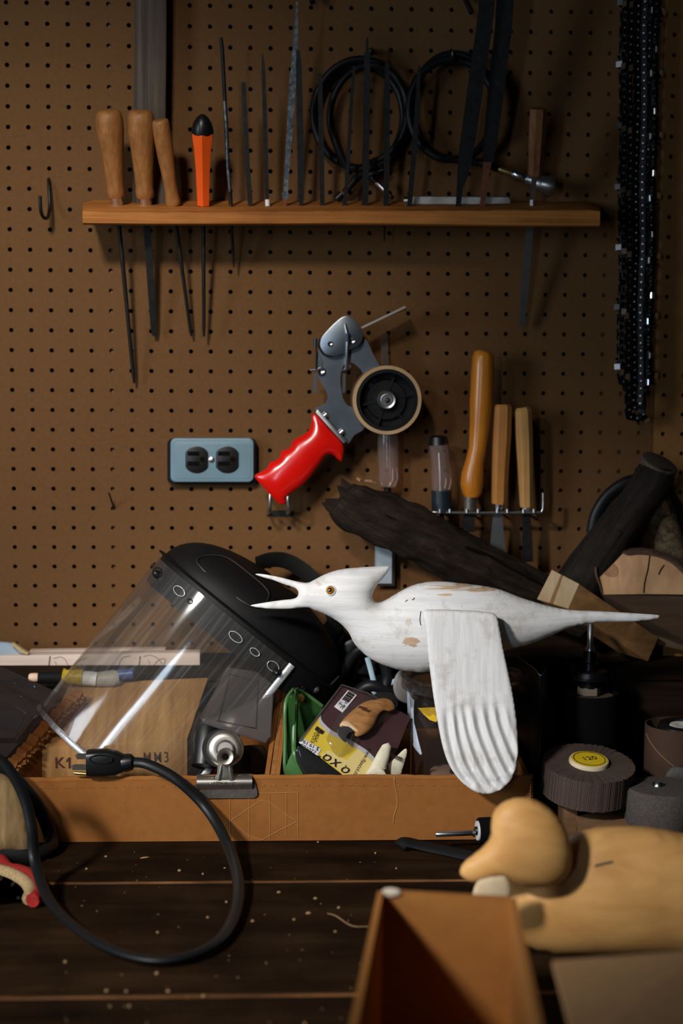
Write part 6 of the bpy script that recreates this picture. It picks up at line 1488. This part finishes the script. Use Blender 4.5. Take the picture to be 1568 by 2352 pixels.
# ================================================================ OPEN CARDBOARD BOX IN FRONT
fb = thing('cardboard_box', 'open brown cardboard box with a spread flap at the bottom right corner', 'box', (P(1040, 2352, -.74).x, -.82, BZ))
YX = -.735
card2 = plain('box_cardboard', (0.36, 0.150, 0.040), 0.9, var=0.08, scale=60, bmp=0.12, spec=0.06)
tl, tr = P(880, 2047, YX), P(1172, 2063, YX)
w0 = V((0, .0045, 0))
part('back_panel', hexa([V((tl.x, YX, BZ + .001)), V((tr.x, YX, BZ + .001)), tr, tl], [V((tl.x, YX, BZ + .001)) + w0, V((tr.x, YX, BZ + .001)) + w0, tr + w0, tl + w0]), card2, fb, smooth=False)
# left wall comes towards the viewer
fl_ = P(812, 2420, -.98)
def wall_to(pt_back, pt_front, th):
    a, b = pt_back, pt_front; lo0, lo1 = V((a.x, a.y, BZ + .001)), V((b.x, b.y, BZ + .001)); w = V((th, 0, 0))
    return hexa([lo0, lo1, b, a], [lo0 + w, lo1 + w, b + w, a + w])
part('side_panel', wall_to(tl, P(806, 2420, -.985), -.0045), card2, fb, smooth=False)
frt = P(1252, 2440, -.985)
part('side_panel', wall_to(tr, frt, .0045), card2, fb, smooth=False)
part('floor_panel', hexa([V((tl.x, YX, BZ + .0008)), V((tr.x, YX, BZ + .0008)), V((frt.x, frt.y, BZ + .0008)), V((P(806, 2420, -.985).x, -.985, BZ + .0008))], [V((tl.x, YX, BZ + .004)), V((tr.x, YX, BZ + .004)), V((frt.x, frt.y, BZ + .004)), V((P(806, 2420, -.985).x, -.985, BZ + .004))]), card2, fb, smooth=False)
part('front_panel', hexa([V((P(806, 2420, -.985).x, -.985, BZ + .001)), V((frt.x, -.985, BZ + .001)), frt, P(806, 2420, -.985)], [V((P(806, 2420, -.985).x, -.99, BZ + .001)), V((frt.x, -.99, BZ + .001)), frt - w0, P(806, 2420, -.985) - w0]), card2, fb, smooth=False)
# right flap folded outwards
f0, f1 = P(1268, 2206, -.845), P(1308, 2352, -.935)
f2, f3 = P(1660, 2430, -.975), P(1620, 2180, -.830)
fpl = [f0, f1, P(1300, 2430, -.980), frt + V((.0045, .002, 0)), frt + V((.0045, -.004, 0)), f2, f3]
part('flap', prism(fpl, V((0, 0, -.0045))), plain('flap_cardboard', (0.50, 0.285, 0.135), 0.9, var=0.08, scale=60, bmp=0.12, spec=0.06), fb, smooth=False, label='paler spread flap')
stp = P(1075, 2346, YX)
part('staple', tube([stp + V((-.006, -.0012, 0)), stp + V((.006, -.0012, .001))], .0011, n=8, ref=V((0, 0, 1))), MT['steel'], fb, label='small steel staple')
part('torn_corner', inflate([(878, 2046), (890, 2040), (915, 2043), (918, 2054), (895, 2060), (880, 2056)], YX - .002, k=.2, step=3, n=3), plain('torn_paper_pale', (.62, .54, .42), .8), fb, label='pale torn corner')

# ================================================================ GLOVE AT THE LEFT
glv = wood('glove_leather', (.16, .095, .035), (.44, .29, .13), (90, 60, 12), rough=.8, bmp=.5, blotch=.35)
YGL = -.330
gl = thing('work_glove', 'tan work glove with red knitted cuff at the left edge of the bench', 'glove', tuple(PZ(20, 2050, BZ)))
part('palm', inflate([(-90, 1770), (-20, 1772), (15, 1784), (42, 1808), (58, 1850), (66, 1900), (68, 1945), (60, 1956), (20, 1952), (-90, 1948)], YGL, k=.6, step=4, n=4), glv, gl, ang=180)
part('gap_band', inflate([(-90, 1944), (0, 1946), (70, 1952), (76, 1972), (60, 1984), (20, 1980), (-90, 1974)], YGL - .004, k=.6, step=4, n=4), MT['black_matt'], gl, label='black band standing for the dark gap below the palm')  # black fill for the dark gap between palm and cuff
redk = plain('red_knit', (.26, .008, .005), .85, var=.45, scale=260, bmp=.8); bei = plain('beige_knit', (.36, .25, .12), .9, var=.4, scale=300, bmp=.8)
part('cuff', tube([PZ(x, y, BZ + .0085) for x, y in cr([(-60, 1958), (-5, 1972), (18, 1996), (45, 2002), (68, 2012), (86, 2035), (88, 2055), (74, 2068)], 5)], .0075, n=10), redk, gl, label='red knitted trim')
part('cuff_lining', tube([PZ(x, y, BZ + .0085) for x, y in cr([(-60, 1985), (0, 2000), (35, 2012), (62, 2030), (72, 2050), (66, 2064)], 5)], .007, n=10), bei, gl, label='beige knitted lining')
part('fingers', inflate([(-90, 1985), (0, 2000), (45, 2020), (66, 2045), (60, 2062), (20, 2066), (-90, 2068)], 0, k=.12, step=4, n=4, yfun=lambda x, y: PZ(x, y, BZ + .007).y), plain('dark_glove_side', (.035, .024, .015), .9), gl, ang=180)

# ================================================================ WOOD CHIPS ON THE BENCH
chipm = plain('wood_chip', (.26, .16, .075), .8, var=.3, scale=300)
rnd = random.Random(11)
CH = [(332, 1970, 22, .35), (243, 1968, 6, 0), (199, 1996, 7, .5), (516, 1994, 5, 1), (412, 2000, 8, .2), (466, 2008, 5, .4), (580, 2116, 8, .3), (362, 2142, 6, .8), (477, 2108, 6, 0), (675, 2113, 6, 0), (386, 2277, 9, .2), (245, 2276, 9, .4), (290, 2278, 7, 0),
      (468, 2288, 12, .5), (360, 2236, 9, .3), (724, 2064, 9, .2), (770, 2140, 7, .7), (730, 1935, 5, 0), (862, 1960, 5, .3), (910, 1995, 5, .6), (708, 2098, 12, .1), (778, 2085, 8, .4), (297, 2312, 6, .3), (253, 2312, 6, .9), (640, 2050, 9, .1), (520, 2072, 6, .6), (150, 2210, 7, .2), (700, 2352, 8, .5)]
gch = G()
for i, (px, py, L, a) in enumerate(CH):
    p = PZ(px, py, BZ + .0012); s_ = M1(p)
    gch.join(tube([p + V((math.cos(a + k) * q * L * s_ * .5, math.sin(a + k) * q * L * s_ * .5, .0006 * (1 - abs(q)))) for q, k in ((-1, 0), (-.3, .15), (.4, -.1), (1, 0))], [(.0004, .0003), (.0014, .0006), (.0012, .0006), (.0004, .0003)], n=6))
for i in range(70):
    p = PZ(rnd.uniform(120, 900), rnd.uniform(1945, 2352), BZ + .0004); w = rnd.uniform(.0003, .0008)
    gch.join(box(p, w * rnd.uniform(1, 3), w, .0005, Matrix.Rotation(rnd.uniform(0, 3.1), 3, 'Z')))
solo('wood_dust', gch, chipm, 'scattered pale wood crumbs and shavings on the dark bench planks', 'sawdust', kind='stuff', smooth=False)
solo('curled_shaving', tube(pxline([(752, 2100, 0)], 1) or [V((0, 0, 0))] * 2, .001) if 0 else tube([PZ(x, y, BZ + .0014 + z) for x, y, z in cr([(752, 2098, 0), (772, 2104, .001), (795, 2120, .0006), (815, 2128, .0008), (845, 2128, 0)], 5)], (.0008, .0004), n=6), chipm, 'thin curled wood shaving on the bench left of the cardboard box', 'wood shaving')
